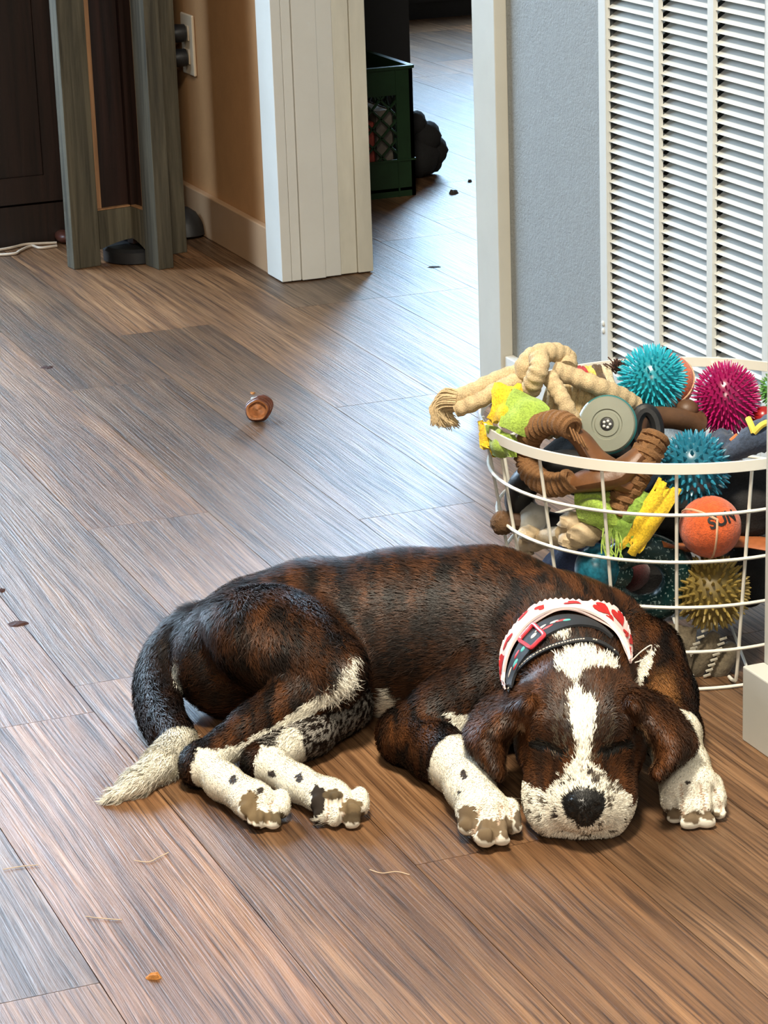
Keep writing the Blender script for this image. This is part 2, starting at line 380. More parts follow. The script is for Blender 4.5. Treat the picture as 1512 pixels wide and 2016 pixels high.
# torso, haunch and neck
sp = [(L(462, 1292, .062), .062), (L(520, 1270, .066), .066), (L(620, 1246, .072), .071), (L(790, 1243, .079), .079), (L(960, 1248, .083), .082), (L(1085, 1275, .085), .074)]
for (p, r), (q, s) in zip(sp[:-1], sp[1:]): cone(p, q, r, s, 'body', k=.02, flow=p-q)
elli(L(880, 1262, .074), (.11, .072, .078), 'body', k=.03)
elli(L(1195, 1288, .072), (.050, .055, .058), 'body', k=.03, flow=(-.3, 1, 0))
elli(L(1030, 1330, .062), (.06, .05, .055), 'body', k=.03)
cone(L(1100, 1275, .092), L(1125, 1345, .09), .062, .056, 'body', k=.02, flow=(0, 1, .3))
elli(L(570, 1255, .098), (.088, .062, .042), 'body', k=.014, flow=(-.35, -.2, -.5), R=np.array(Matrix.Rotation(.28, 3, 'Y')))     # upper thigh
cone(L(525, 1262, .098), L(655, 1322, .082), .05, .033, 'body', k=.016)
# tail
tl = [(L(395, 1245, .072), .030), (L(340, 1290, .05), .024), (L(312, 1350, .032), .0205), (L(318, 1412, .022), .0185), (L(345, 1455, .018), .0165)]
tc_ = catmull([p for p, _ in tl], 3); tr_ = np.interp(np.linspace(0, len(tl)-1, len(tc_)), range(len(tl)), [r for _, r in tl])
for i in range(len(tc_)-1): cone(tc_[i], tc_[i+1], tr_[i], tr_[i+1], 'tail', k=.01)
tw = [(L(350, 1462, .0165), .0162), (L(318, 1505, .0150), .0145), (L(268, 1542, .0115), .0105), (L(228, 1566, .006), .0045), (L(209, 1576, .003), .001)]
chain(tw, 'tail', 'white', .008)
def paw(grp, core, cr, toes, tr, pads, po=(0, -.0125, -.002)):
    elli(L(*core), cr, grp, 'white', .008)
    for x, y, c in toes:
        elli(L(x, y, c), tr, grp, 'white', .0016)
        elli(L(x, y, c)+np.array([0, tr[1]*.7, tr[2]*.35]), (tr[0]*.92, tr[1]*.7, tr[2]*.9), grp, 'white', .003)
    for x, y, c, r in pads: elli(L(x, y, c)+np.array(po), (r, r*.62, r*.9), grp, 'pad', .0012)
# hind leg on top
chain([(L(650, 1322, .078), .036), (L(600, 1362, .062), .030), (L(500, 1432, .042), .0215), (L(405, 1492, .028), .0160)], 'h1', k=.012)
elli(L(384, 1510, .021), (.0135, .018, .0195), 'h1', 'dark', .01)
chain([(L(400, 1504, .0235), .0175), (L(440, 1540, .0200), .0165), (L(488, 1570, .0200), .0175)], 'h1', 'white', .01)
paw('h1', (502, 1578, .0190), (.0205, .022, .0165), ((486, 1592, .0165), (506, 1606, .0130), (534, 1606, .0125), (554, 1588, .0145)), (.0088, .0125, .0112), ((488, 1588, .0185, .0095), (508, 1606, .0130, .0105), (538, 1610, .0095, .0085)), (0, -.0095, 0))
# hind leg underneath
chain([(L(672, 1385, .034), .031), (L(610, 1440, .027), .022), (L(530, 1492, .023), .0172)], 'h2', 'speck', .012)
elli(L(503, 1503, .020), (.0125, .016, .0185), 'h2', 'dark', .01)
chain([(L(522, 1500, .0205), .0175), (L(585, 1542, .0185), .0160), (L(640, 1568, .0190), .0175)], 'h2', 'white', .01)
paw('h2', (652, 1572, .0190), (.0205, .021, .0165), ((634, 1588, .0165), (658, 1604, .0125), (688, 1602, .0125), (709, 1584, .0145)), (.0088, .0125, .0112), ((658, 1566, .0250, .0090), (691, 1590, .0170, .0105), (692, 1608, .0085, .0090)), (0, -.0100, 0))
for x, y, c, r in ((628, 1574, .0205, .0090), (634, 1598, .0115, .0085)): elli(L(x, y, c)+np.array([0, -.009, 0]), (r, r*.7, r), 'h2', 'dark', .0012)
# front leg on the left of the picture
chain([(L(985, 1345, .066), .045), (L(880, 1405, .045), .035), (L(800, 1448, .029), .0265)], 'f1', k=.014)
chain([(L(800, 1448, .029), .0265), (L(860, 1482, .029), .0260), (L(902, 1508, .029), .0245)], 'f1', k=.012)
chain([(L(898, 1503, .030), .0250), (L(925, 1550, .0265), .0215), (L(948, 1592, .0235), .0225)], 'f1', 'white', .012)
paw('f1', (954, 1600, .0225), (.0245, .022, .0185), ((921, 1616, .0165), (949, 1634, .0155), (980, 1634, .0155), (1006, 1614, .0165)), (.0098, .0150, .0135), ((920, 1616, .0165, .0098), (955, 1638, .0155, .0108), (987, 1638, .0130, .0090), (1013, 1618, .0135, .0070)), (0, -.0125, 0))
# front leg on the right
chain([(L(1262, 1300, .075), .044), (L(1298, 1372, .055), .034), (L(1322, 1440, .042), .027)], 'f2', k=.014)
chain([(L(1322, 1440, .042), .0265), (L(1342, 1510, .034), .0240), (L(1356, 1546, .029), .0245)], 'f2', 'white', .012)
paw('f2', (1361, 1552, .0255), (.0255, .024, .0195), ((1321, 1572, .0170), (1349, 1584, .0170), (1381, 1584, .0170), (1409, 1571, .0170)), (.0098, .0185, .0145), ((1325, 1594, .0080, .0085), (1354, 1606, .0070, .0095), (1387, 1604, .0070, .0092), (1412, 1588, .0085, .0070)), (0, -.0150, 0))
# head
elli(L(1140, 1402, .088), (.056, .062, .050), 'head', k=.02, flow=(0, 1, .4))
elli(L(1140, 1350, .092), (.046, .045, .044), 'head', k=.02, flow=(0, 1, .2))
for s in (-1, 1):
    elli(L(1143+s*56, 1470, .058), (.033, .042, .040), 'head', k=.02, flow=(s*.6, .8, -.2))
    elli(L(1143+s*52, 1418, .097), (.022, .026, .020), 'head', k=.016, flow=(s*.5, .8, .3))
    elli(L(1145+s*58, 1468, .075), (.017, .014, .0125), 'head', k=.008, flow=(s*.8, .5, 0))   # closed lids
    elli(L(1138+s*59, 1588, .026), (.0205, .032, .0255), 'head', 'muzzle', k=.012, flow=(s*.5, .8, -.4))
    elli(L(1143+s*45, 1548, .038), (.030, .034, .030), 'head', 'muzzle', k=.018, flow=(s*.5, .8, -.2))
cone(L(1144, 1480, .075), L(1149, 1562, .046), .036, .028, 'head', 'muzzle', .02, flow=(0, 1, .5))
elli(L(1149, 1588, .038), (.027, .024, .022), 'head', 'muzzle', .012, flow=(0, 1, .2))
elli(L(1146, 1618, .013), (.034, .024, .013), 'head', 'muzzle', .008, flow=(0, .7, -.7))
# ears as curled flaps
def ear(outer, inner, c0, c1, bulge, grp):
    o_, i_ = catmull(outer, 6), catmull(inner, 6); n = 22
    idx = lambda Q, t: Q[min(int(t*(len(Q)-1)), len(Q)-1)]
    P = []
    for a in range(n+1):
        s = a/n; A_, B_ = idx(i_, s), idx(o_, s); m = max(2, int(np.hypot(*(A_-B_))/7))
        for b in range(m+1):
            t = b/m; q = A_+(B_-A_)*t; c = c0+(c1-c0)*s**1.1+bulge*math.sin(math.pi*t)*(1-.5*s)-.012*t*(1-s)
            P.append((L(q[0], q[1], max(c, .012)), b == 0 and a > 4))
    fl = unit(L(*outer[-1], c1)-L(*outer[0], c0))
    for p, rim_ in P: elli(p, .0046 if rim_ else .0056, grp, 'rim' if rim_ else 'ear', .005, fl)
ear([(1046, 1362), (1000, 1366), (962, 1384), (934, 1418), (925, 1452), (942, 1480), (962, 1502), (980, 1522)], [(1040, 1392), (1034, 1402), (1024, 1416), (1008, 1434), (994, 1452), (986, 1474), (984, 1500), (984, 1522)], .114, .044, .010, 'earL')
ear([(1240, 1364), (1272, 1370), (1307, 1382), (1335, 1410), (1355, 1445), (1360, 1468), (1338, 1490), (1296, 1524)], [(1248, 1394), (1256, 1404), (1266, 1418), (1280, 1436), (1292, 1456), (1300, 1474), (1303, 1494), (1290, 1520)], .114, .058, .010, 'earR')
elli(L(1040, 1385, .10), (.018, .02, .014), 'earL', 'ear', .01, (-1, 0, -.3)); elli(L(1246, 1385, .10), (.018, .02, .014), 'earR', 'ear', .01, (1, 0, -.3))

GR = ['body', 'tail', 'h1', 'h2', 'f1', 'f2', 'head', 'earL', 'earR']
GK = {'head': .02, 'tail': .012, 'h1': .010, 'h2': .003, 'f1': .012, 'f2': .010, 'earL': .005, 'earR': .005}
SD = np.full((NX, NY, NZ), .05, np.float32)
def blk(lo, hi):
    i0 = np.clip(((lo-A0)/HS).astype(int)-1, 0, [NX, NY, NZ]); i1 = np.clip(((hi-A0)/HS).astype(int)+2, 0, [NX, NY, NZ])
    sl = tuple(slice(a, b) for a, b in zip(i0, i1))
    return sl, np.stack(np.meshgrid(gx[sl[0]], gy[sl[1]], gz[sl[2]], indexing='ij'), -1)
for g in GR:
    G = np.full((NX, NY, NZ), .05, np.float32)
    for p in [q for q in PR if q['g'] == g]:
        lo, hi = pbox(p); sl, X = blk(lo-.03, hi+.03)
        G[sl] = smin(G[sl], np.minimum(pdist(p, X), .05), p['k'])
    kk = GK.get(g, .01)
    if g == 'head':      # soft join at the nape only; the face merely rests between the paws
        bn = L(1130, 1395, .09)[1]; kk = (.002+.02*np.clip((gy-bn)/.03+.5, 0, 1)).astype(np.float32)[None, :, None]
    if g in ('earL', 'earR'):
        bn = L(1130, 1400, .10)[1]; kk = (.0015+.008*np.clip((gz-.085)/.015+.5, 0, 1)).astype(np.float32)[None, None, :]
    SD = smin(SD, G, kk)
def sample(P, S=None):
    S = SD if S is None else S
    q = np.clip((np.asarray(P)-A0)/HS, 0, np.array([NX, NY, NZ])-1.001); i = q.astype(int); f = q-i; out = 0
    for a in (0, 1):
        for b in (0, 1):
            for c in (0, 1):
                w_ = (f[..., 0] if a else 1-f[..., 0])*(f[..., 1] if b else 1-f[..., 1])*(f[..., 2] if c else 1-f[..., 2])
                out = out+w_*S[i[..., 0]+a, i[..., 1]+b, i[..., 2]+c]
    return out
def hit(px, py):
    """first point of the dog's surface along a pixel's ray, in dog coordinates"""
    v = ray(px, py); v = v/np.linalg.norm(v); d = np.array([v@E1, v@E2, v[2]]); o = CAM-DO; o = np.array([o@E1, o@E2, o[2]]); t = (A1[2]-o[2])/d[2]
    for _ in range(400):
        p = o+d*t; s = float(sample(p))
        if s < .0004: break
        t += max(s*.7, .0004)
    return p
def grad(P):
    e = HS; return np.stack([sample(P+np.array(v)*e)-sample(P-np.array(v)*e) for v in ((1, 0, 0), (0, 1, 0), (0, 0, 1))], -1)
def carve(a, b, r, k=.003):
    global SD
    p = dict(t='c', a=np.asarray(a), b=np.asarray(b), ra=r, rb=r); lo, hi = pbox(p); sl, X = blk(lo-.01, hi+.01)
    d = -pdist(p, X); h = np.maximum(k-np.abs(SD[sl]-d), 0)/k; SD[sl] = np.maximum(SD[sl], d)+h*h*k*.25
def raise_(c, r, key, k=.003, R=None, flow=(0, 1, 0)):
    global SD
    elli(c, r, 'head', key, k, flow, R); p = PR[-1]; lo, hi = pbox(p); sl, X = blk(lo-.012, hi+.012); SD[sl] = smin(SD[sl], pdist(p, X), k)
# nose leather, eye slits, mouth and toe clefts
nz_ = hit(1150, 1572)
raise_(nz_+np.array([0, .001, -.008]), (.0155, .0115, .0125), 'nose', .002)
raise_(nz_+np.array([0, -.001, -.017]), (.0075, .009, .0075), 'nose', .003)
for s in (-1, 1):
    q = hit(1150+s*24, 1590); carve(q, q+np.array([s*.004, .004, -.001]), .0030, .002)
q0 = hit(1150, 1612); q1 = hit(1149, 1630); carve(q0, q1, .0013, .002)
for pts in ([(1058, 1467), (1080, 1474), (1104, 1486)], [(1236, 1465), (1212, 1474), (1188, 1485)]):
    H_ = [hit(*p) for p in pts]
    for a, b in zip(H_[:-1], H_[1:]): carve(a, b, .0030, .003)
for pts in ([(1090, 1640), (1120, 1638), (1149, 1634), (1180, 1636), (1205, 1632)],):
    H_ = [hit(*p) for p in pts]
    for a, b in zip(H_[:-1], H_[1:]): carve(a, b, .0016, .002)
CLEFT = [[(1342, 1548), (1346, 1582), (1344, 1606)], [(1378, 1546), (1386, 1578), (1391, 1604)], [(1406, 1552), (1417, 1578), (1420, 1596)],
         [(947, 1588), (939, 1619), (934, 1641)], [(988, 1586), (982, 1619), (976, 1656)], [(1008, 1588), (1005, 1619), (1006, 1645)],
         [(505, 1570), (500, 1596), (497, 1618)], [(536, 1574), (530, 1600), (526, 1622)], [(643, 1566), (648, 1595), (645, 1618)], [(673, 1572), (677, 1600), (674, 1622)]]
CL3 = [[hit(*p) for p in catmull(c, 3)] for c in CLEFT]
for H_ in CL3:
    for a, b in zip(H_[:-1], H_[1:]): carve(a, b, .0026, .004)
SD = np.maximum(SD, np.broadcast_to((.0012-gz)[None, None, :], SD.shape)).astype(np.float32)   # rests on the floor

def surface_nets(S):
    sg = S < 0
    c = [sg[a:NX-1+a, b:NY-1+b, d:NZ-1+d] for a in (0, 1) for b in (0, 1) for d in (0, 1)]
    cnt = sum(x.astype(np.int8) for x in c); act = (cnt > 0) & (cnt < 8); I = np.argwhere(act)
    idx = np.full(act.shape, -1, np.int32); idx[tuple(I.T)] = np.arange(len(I))
    off = np.array([(a, b, d) for a in (0, 1) for b in (0, 1) for d in (0, 1)])
    val = np.stack([S[I[:, 0]+o[0], I[:, 1]+o[1], I[:, 2]+o[2]] for o in off], 1)
    acc = np.zeros((len(I), 3)); n = np.zeros(len(I))
    for i in range(8):
        for j in range(i+1, 8):
            if np.abs(off[i]-off[j]).sum() != 1: continue
            m = (val[:, i] < 0) != (val[:, j] < 0); t = np.where(m, val[:, i]/(val[:, i]-val[:, j]+1e-12), 0)
            acc += np.where(m[:, None], off[i]+(off[j]-off[i])*t[:, None], 0); n += m
    V = A0+HS*(I+acc/n[:, None]); F = []
    for ax in range(3):
        u, v = (ax+1) % 3, (ax+2) % 3; sh = [NX, NY, NZ]
        a = [slice(1, sh[i]-1) for i in range(3)]; b = list(a); a[ax] = slice(0, sh[ax]-1); b[ax] = slice(1, sh[ax])
        m = sg[tuple(a)] != sg[tuple(b)]; J = np.argwhere(m); J = J+np.array([0 if i == ax else 1 for i in range(3)])
        eu = np.eye(3, dtype=int)[u]; ev = np.eye(3, dtype=int)[v]
        q = np.stack([idx[tuple((J-eu-ev).T)], idx[tuple((J-ev).T)], idx[tuple(J.T)], idx[tuple((J-eu).T)]], 1)
        inside = sg[tuple(J.T)]; q[~inside] = q[~inside][:, ::-1]; F.append(q)
    return V, np.vstack(F)
DV, DF = surface_nets(SD)
ed = np.vstack([DF[:, [0, 1]], DF[:, [1, 2]], DF[:, [2, 3]], DF[:, [3, 0]]])
for it in range(2):
    acc = np.zeros_like(DV); cn = np.zeros(len(DV)); np.add.at(acc, ed[:, 0], DV[ed[:, 1]]); np.add.at(cn, ed[:, 0], 1)
    DV = DV*.6+acc/cn[:, None]*.4
# keep the largest connected surface
lab = np.arange(len(DV))
for it in range(400):
    new = lab.copy(); np.minimum.at(new, ed[:, 0], lab[ed[:, 1]]); np.minimum.at(new, ed[:, 1], lab[ed[:, 0]]); new = new[new]
    if (new == lab).all(): break
    lab = new
u_, n_ = np.unique(lab, return_counts=True); keep = lab == u_[n_.argmax()]
rm = -np.ones(len(DV), int); rm[keep] = np.arange(keep.sum()); DF = rm[DF[keep[DF].all(1)]]; DV = DV[keep]
DN = unit_rows = grad(DV); DN = DN/(np.linalg.norm(DN, axis=1, keepdims=True)+1e-9)
DV[:, 2] = np.maximum(DV[:, 2], .0006)

# coat colours per vertex (they belong to the coat)
KEYS = ['coat', 'white', 'dark', 'speck', 'pad', 'muzzle', 'ear', 'nose', 'rim']
PXY = proj(to_world(DV))
best = np.full(len(DV), 9.); bi = np.zeros(len(DV), int); FL = np.zeros((len(DV), 3)); WS = np.zeros(len(DV))
gid = {g: i for i, g in enumerate(GR)}
for i, p in enumerate(PR):
    lo, hi = pbox(p); m = ((DV > lo-.03) & (DV < hi+.03)).all(1)
    if not m.any(): continue
    d = pdist(p, DV[m].astype(np.float32)); w_ = np.exp(-np.maximum(d, -.01)/.006); ids = np.where(m)[0]
    FL[ids] += w_[:, None]*p['flow']; WS[ids] += w_
    dd = d-(.0022 if p['key'] in ('pad', 'nose') else 0); b = dd < best[ids]; best[ids[b]] = dd[b]; bi[ids[b]] = i
key = np.array([KEYS.index(PR[i]['key']) for i in range(len(PR))])[bi]; grp = np.array([gid[p['g']] for p in PR])[bi]
def inpoly(P, poly):
    poly = np.asarray(poly, float); x, y = P[:, 0], P[:, 1]; r = np.zeros(len(P), bool); j = len(poly)-1
    for i in range(len(poly)):
        xi, yi = poly[i]; xj, yj = poly[j]
        r ^= ((yi > y) != (yj > y)) & (x < (xj-xi)*(y-yi)/(yj-yi+1e-9)+xi); j = i
    return r
def vnoise(P, sc, seed=0):
    r = np.random.RandomState(seed); T = r.rand(32, 32, 32); q = P*sc+100; i = np.floor(q).astype(int); f = q-i; f = f*f*(3-2*f); o = 0
    for a in (0, 1):
        for b in (0, 1):
            for c in (0, 1):
                o = o+(f[:, 0] if a else 1-f[:, 0])*(f[:, 1] if b else 1-f[:, 1])*(f[:, 2] if c else 1-f[:, 2])*T[(i[:, 0]+a) % 32, (i[:, 1]+b) % 32, (i[:, 2]+c) % 32]
    return o
HEADP = [(1096, 1302), (1112, 1291), (1132, 1283), (1152, 1282), (1176, 1290), (1202, 1300), (1216, 1320), (1192, 1318), (1168, 1318), (1146, 1324), (1141, 1340), (1141, 1356), (1149, 1372), (1166, 1378), (1177, 1389), (1172, 1405), (1170, 1425), (1168, 1445), (1162, 1465), (1160, 1482), (1166, 1502), (1182, 1516), (1200, 1535), (1222, 1552), (1240, 1570), (1250, 1660), (1030, 1660), (1028, 1535), (1058, 1552), (1072, 1560), (1092, 1545), (1106, 1525), (1120, 1510), (1134, 1492), (1138, 1470), (1133, 1450), (1125, 1425), (1123, 1400), (1119, 1384), (1108, 1371), (1122, 1365), (1133, 1350), (1120, 1335), (1094, 1321)]
WP = {'head': [HEADP], 'h1': [[(696, 1285), (655, 1352), (545, 1425), (470, 1468), (408, 1482), (402, 1560), (450, 1610), (610, 1660), (610, 1560), (500, 1500), (570, 1440), (696, 1355)]],
      'h2': [[(556, 1436), (592, 1432), (604, 1500), (760, 1580), (740, 1650), (600, 1610), (518, 1530), (524, 1488), (545, 1462)]],
      'f1': [[(850, 1496), (900, 1477), (946, 1466), (1000, 1530), (1050, 1600), (1040, 1690), (880, 1690), (842, 1522)], [(882, 1398), (932, 1412), (926, 1444), (902, 1440)]],
      'f2': [[(1270, 1492), (1335, 1474), (1385, 1490), (1460, 1600), (1440, 1650), (1270, 1650)], [(1290, 1268), (1280, 1310), (1258, 1356), (1244, 1352), (1262, 1298)]],
      'body': [[(770, 1352), (794, 1384), (778, 1412), (748, 1410)], [(882, 1398), (932, 1412), (926, 1444), (902, 1440)], [(346, 1296), (356, 1300), (352, 1345), (372, 1380), (352, 1384), (340, 1340)], [(1290, 1268), (1280, 1310), (1258, 1356), (1244, 1352), (1262, 1298)], [(690, 1285), (655, 1340), (660, 1370), (700, 1340)],
               [(1096, 1302), (1112, 1291), (1132, 1283), (1152, 1282), (1176, 1290), (1202, 1300), (1216, 1320), (1094, 1321)], [(1085, 1262), (1100, 1250), (1126, 1250), (1118, 1268)]]}
PADS = [('f1', 920, 1612, 21, 27, (.16, .115, .07)), ('f1', 961, 1635, 23, 25, (.16, .115, .07)), ('f1', 997, 1628, 13, 22, (.17, .125, .08)), ('f1', 1020, 1614, 8, 20, (.13, .10, .07)), ('f2', 1328, 1600, 17, 10, (.15, .11, .07)), ('f2', 1364, 1609, 20, 12, (.15, .11, .07)), ('f2', 1399, 1605, 17, 10, (.15, .11, .07)),
        ('h1', 490, 1584, 20, 25, (.16, .115, .065)), ('h1', 512, 1608, 28, 14, (.16, .115, .065)), ('h1', 547, 1610, 17, 13, (.13, .10, .06)), ('h2', 626, 1578, 15, 35, (.03, .024, .02)), ('h2', 656, 1564, 20, 13, (.10, .075, .045)), ('h2', 692, 1588, 23, 15, (.16, .115, .065)), ('h2', 697, 1609, 27, 12, (.12, .09, .055))]
def coat(P, PXYi, keyi, grpi, seed=0):
    """base colour of the hair rooted at P"""
    n = len(P); jit = np.stack([vnoise(P, 260, 5)-.5, vnoise(P, 260, 6)-.5], -1)*9
    Q = PXYi+jit; white = (keyi == KEYS.index('white')) | (keyi == KEYS.index('pad'))
    tailg = grpi == gid['tail']; 
    for g, pls in WP.items():
        m = grpi == gid[g]
        if g == 'h1': m = m | ((grpi == gid['body']) & (PXYi[:, 0] < 720) & (PXYi[:, 1] > 1280))
        if g == 'head': m = m | ((grpi == gid['body']) & (PXYi[:, 1] > 1278))
        inside = np.zeros(n, bool)
        for pl in pls: inside |= inpoly(Q, pl)
        front = m & inside
        if g in ('h1', 'h2', 'f1', 'f2'): white = np.where((grpi == gid[g]) & (keyi != KEYS.index('white')), inside, white)
        white = white | front
    mz = keyi == KEYS.index('muzzle'); low = mz & (P[:, 2] < .03) & ~((Q[:, 1] < 1545) & (grpi == gid['head'])); white = white | low
    # brindle: dark and rust bars running round the trunk
    w1 = vnoise(P, 18, 1); s1 = P[:, 0]*170+w1*11+vnoise(P, 60, 2)*4
    bar = .5+.5*np.sin(s1); f1 = vnoise(P*np.array([1, .22, .22]), 230, 3); b = np.clip(bar*.34+f1*1.25-.52, 0, 1)
    big = np.clip(vnoise(P, 11, 8)*1.5-.25, 0, 1); b = b*(.35+.65*big)
    dk = np.array([.008, .0048, .0034]); rust = np.array([.135, .047, .014]); b = np.where(np.isin(grpi, [gid['head'], gid['earL'], gid['earR']]), b*.75+.18, b)
    b = np.where(grpi == gid['tail'], b*.35, b)
    C = dk+(rust-dk)*b[:, None]
    sh = np.clip(1-np.hypot((Q[:, 0]-1305)/38, (Q[:, 1]-1375)/70), 0, 1)*(np.isin(grpi, [gid['f2'], gid['body']])); C = C*(1-sh[:, None])+np.array([.30, .13, .04])*sh[:, None]   # tan shoulder
    C[keyi == KEYS.index('dark')] *= .55; C[keyi == KEYS.index('speck')] = dk*1.6; C[keyi == KEYS.index('rim')] = np.array([.21, .12, .065])
    sp_ = (keyi == KEYS.index('speck')) & ~white; C = np.where((sp_ & (vnoise(P, 420, 9) > .52))[:, None], np.array([.30, .28, .25]), C)
    gr = (grpi == gid['head']) & (Q[:, 1] > 1400) & (Q[:, 1] < 1500) & (np.abs(Q[:, 0]-1148) < 58) & (vnoise(P, 420, 10) > .62); C = np.where(gr[:, None], np.array([.16, .12, .08]), C)
    bd = np.clip(1.25-np.hypot((np.abs(Q[:, 0]-1148)-38)/46, (Q[:, 1]-1440)/72), 0, 1)*(grpi == gid['head']); C = C*(1-.72*bd[:, None])   # black mask beside the blaze
    wc = np.array([.80, .765, .66])
    C = np.where(white[:, None], wc*(.94+.08*vnoise(P, 120, 4))[:, None], C)
    # ticking on the muzzle and legs
    tk = white & (grpi == gid['head']) & (Q[:, 1] > 1515) & (vnoise(P, 210, 12) > .70); C = np.where(tk[:, None], np.array([.12, .10, .075]), C)
    for x, y, r in ((682, 1300, 0), (536, 1524, 9), (588, 1532, 9), (460, 1535, 8), (910, 1526, 8), (1354, 1540, 5), (512, 1560, 7), (905, 1560, 4), (1160, 1522, 7), (1172, 1542, 7), (1092, 1604, 6), (1105, 1545, 5)):
        C = np.where(((np.hypot(Q[:, 0]-x, Q[:, 1]-y) < r) & white)[:, None], np.array([.05, .04, .035]), C)
    cl = np.zeros(n, bool)
    for c in CLEFT:
        for a, b2 in zip(c[:-1], c[1:]):
            a, b2 = np.array(a), np.array(b2); t = np.clip(((PXYi-a)@(b2-a))/((b2-a)@(b2-a)), 0, 1); cl |= np.linalg.norm(PXYi-(a+t[:, None]*(b2-a)), axis=1) < 2.2
    legs = np.isin(grpi, [gid[g] for g in ('h1', 'h2', 'f1', 'f2')])
    C = np.where((cl & legs)[:, None], np.array([.46, .34, .25]), C)
    for g, x, y, rx, ry, pc in PADS:
        C = np.where(((((Q[:, 0]-x)/rx)**2+((Q[:, 1]-y)/ry)**2 < 1) & (grpi == gid[g]))[:, None], np.array(pc), C)
    C = np.where((keyi == KEYS.index('nose'))[:, None], np.array([.008, .008, .008]), C)
    eye = np.zeros(n)
    for pts in ([(1058, 1467), (1080, 1474), (1108, 1487)], [(1236, 1465), (1212, 1474), (1186, 1486)]):
        for a, b2 in zip(pts[:-1], pts[1:]):
            a, b2 = np.array(a), np.array(b2); t = np.clip(((Q-a)@(b2-a))/((b2-a)@(b2-a)), 0, 1); eye = np.maximum(eye, 1-np.linalg.norm(Q-(a+t[:, None]*(b2-a)), axis=1)/11)
    C = np.where(((grpi == gid['head']) & (eye > 0))[:, None], np.array([.006, .005, .004]), C)
    return C, white
CC, WH = coat(DV, PXY, key, grp)
me = bpy.data.meshes.new('body'); WV = to_world(DV)
me.from_pydata(WV.tolist(), [], DF.tolist()); me.polygons.foreach_set('use_smooth', [True]*len(me.polygons))
at = me.color_attributes.new('Coat', 'FLOAT_COLOR', 'POINT'); at.data.foreach_set('color', np.hstack([CC, np.ones((len(CC), 1))]).ravel())
gl = me.attributes.new('gloss', 'FLOAT', 'POINT'); gl.data.foreach_set('value', (key == KEYS.index('nose')).astype(np.float32))
def mat_coat(name, rough, bump):
    k = NT(name); a = k.n('ShaderNodeAttribute', attribute_name='Coat'); k.l(a.outputs['Color'], k.b.inputs['Base Color'])
    if bump:
        g_ = k.n('ShaderNodeAttribute', attribute_name='gloss'); r = k.ramp(g_.outputs['Fac'], [(0, (rough,)*3), (1, (.28,)*3)]); k.l(r.outputs[0], k.b.inputs['Roughness']); r3 = k.ramp(g_.outputs['Fac'], [(0, (.08,)*3), (1, (.5,)*3)]); k.l(r3.outputs[0], k.b.inputs['Specular IOR Level'])
        mp = k.coord('Object'); nz = k.noise(mp.outputs[0], 900, 3, .6); k.bump(nz.outputs['Fac'], .25, .0006)
    else:
        k.b.inputs['Roughness'].default_value = rough
    k.b.inputs['Specular IOR Level'].default_value = .30
    return k.m
dog = empty('dog', tuple(to_world(np.array([L(800, 1400, 0)]))[0]), 'sleeping brindle and white puppy curled on the wood floor with chin down', 'dog')
me.materials.append(mat_coat('dog_skin', .85, True)); link('body', me, None, dog)

# short hair lying along the coat
rs = np.random.RandomState(11)
def hair_on(V, F, N, FLW, COLR, LEN, n, wid, name, parent, matl):
    T = np.vstack([F[:, [0, 1, 2]], F[:, [0, 2, 3]]]); a, b, c = V[T[:, 0]], V[T[:, 1]], V[T[:, 2]]
    ar = np.linalg.norm(np.cross(b-a, c-a), axis=1)*(LEN[T[:, 0]] > 0)*(c[:, 2] > .002); t = rs.choice(len(T), n, p=ar/ar.sum())
    r1, r2 = np.sqrt(rs.rand(n)), rs.rand(n); w0, w1, w2 = 1-r1, r1*(1-r2), r1*r2
    P = a[t]*w0[:, None]+b[t]*w1[:, None]+c[t]*w2[:, None]
    mixv = lambda A: A[T[t, 0]]*w0[:, None]+A[T[t, 1]]*w1[:, None]+A[T[t, 2]]*w2[:, None]
    Nn = mixv(N); Nn /= np.linalg.norm(Nn, axis=1, keepdims=True)+1e-9; Fl = mixv(FLW)+rs.randn(n, 3)*.22
    Fl -= Nn*(Fl*Nn).sum(1, keepdims=True); Fl /= np.linalg.norm(Fl, axis=1, keepdims=True)+1e-9
    ln = LEN[T[t, 0]]*(.6+.8*rs.rand(n)); C = COLR[T[t, 0]]*(.6+.85*rs.rand(n))[:, None]
    S = np.cross(Nn, Fl); w = wid*(.7+.6*rs.rand(n))[:, None]
    m_ = P+(Fl*.55+Nn*.30)*ln[:, None]; e_ = P+(Fl*1.0+Nn*.34)*ln[:, None]
    VV = np.stack([P-S*w, P+S*w, m_+S*w*.75, m_-S*w*.75, e_], 1).reshape(-1, 3); VV[:, 2] = np.maximum(VV[:, 2], .0006)
    k5 = np.arange(n)*5
    mesh = bpy.data.meshes.new(name); W_ = to_world(VV)
    mesh.vertices.add(len(W_)); mesh.vertices.foreach_set('co', W_.ravel())
    loops = np.stack([k5, k5+1, k5+2, k5+3, k5+3, k5+2, k5+4], 1).ravel(); mesh.loops.add(len(loops)); mesh.loops.foreach_set('vertex_index', loops.astype(np.int32))
    st = np.stack([np.arange(n)*7, np.arange(n)*7+4], 1).ravel(); mesh.polygons.add(2*n); mesh.polygons.foreach_set('loop_start', st.astype(np.int32))
    mesh.update(calc_edges=True)
    at = mesh.color_attributes.new('Coat', 'FLOAT_COLOR', 'POINT'); at.data.foreach_set('color', np.hstack([np.repeat(C, 5, 0), np.ones((5*n, 1))]).ravel())
    mesh.polygons.foreach_set('use_smooth', [True]*len(mesh.polygons))
    mesh.materials.append(matl); o = link(name, mesh, None, parent); o['kind'] = 'stuff'; return o
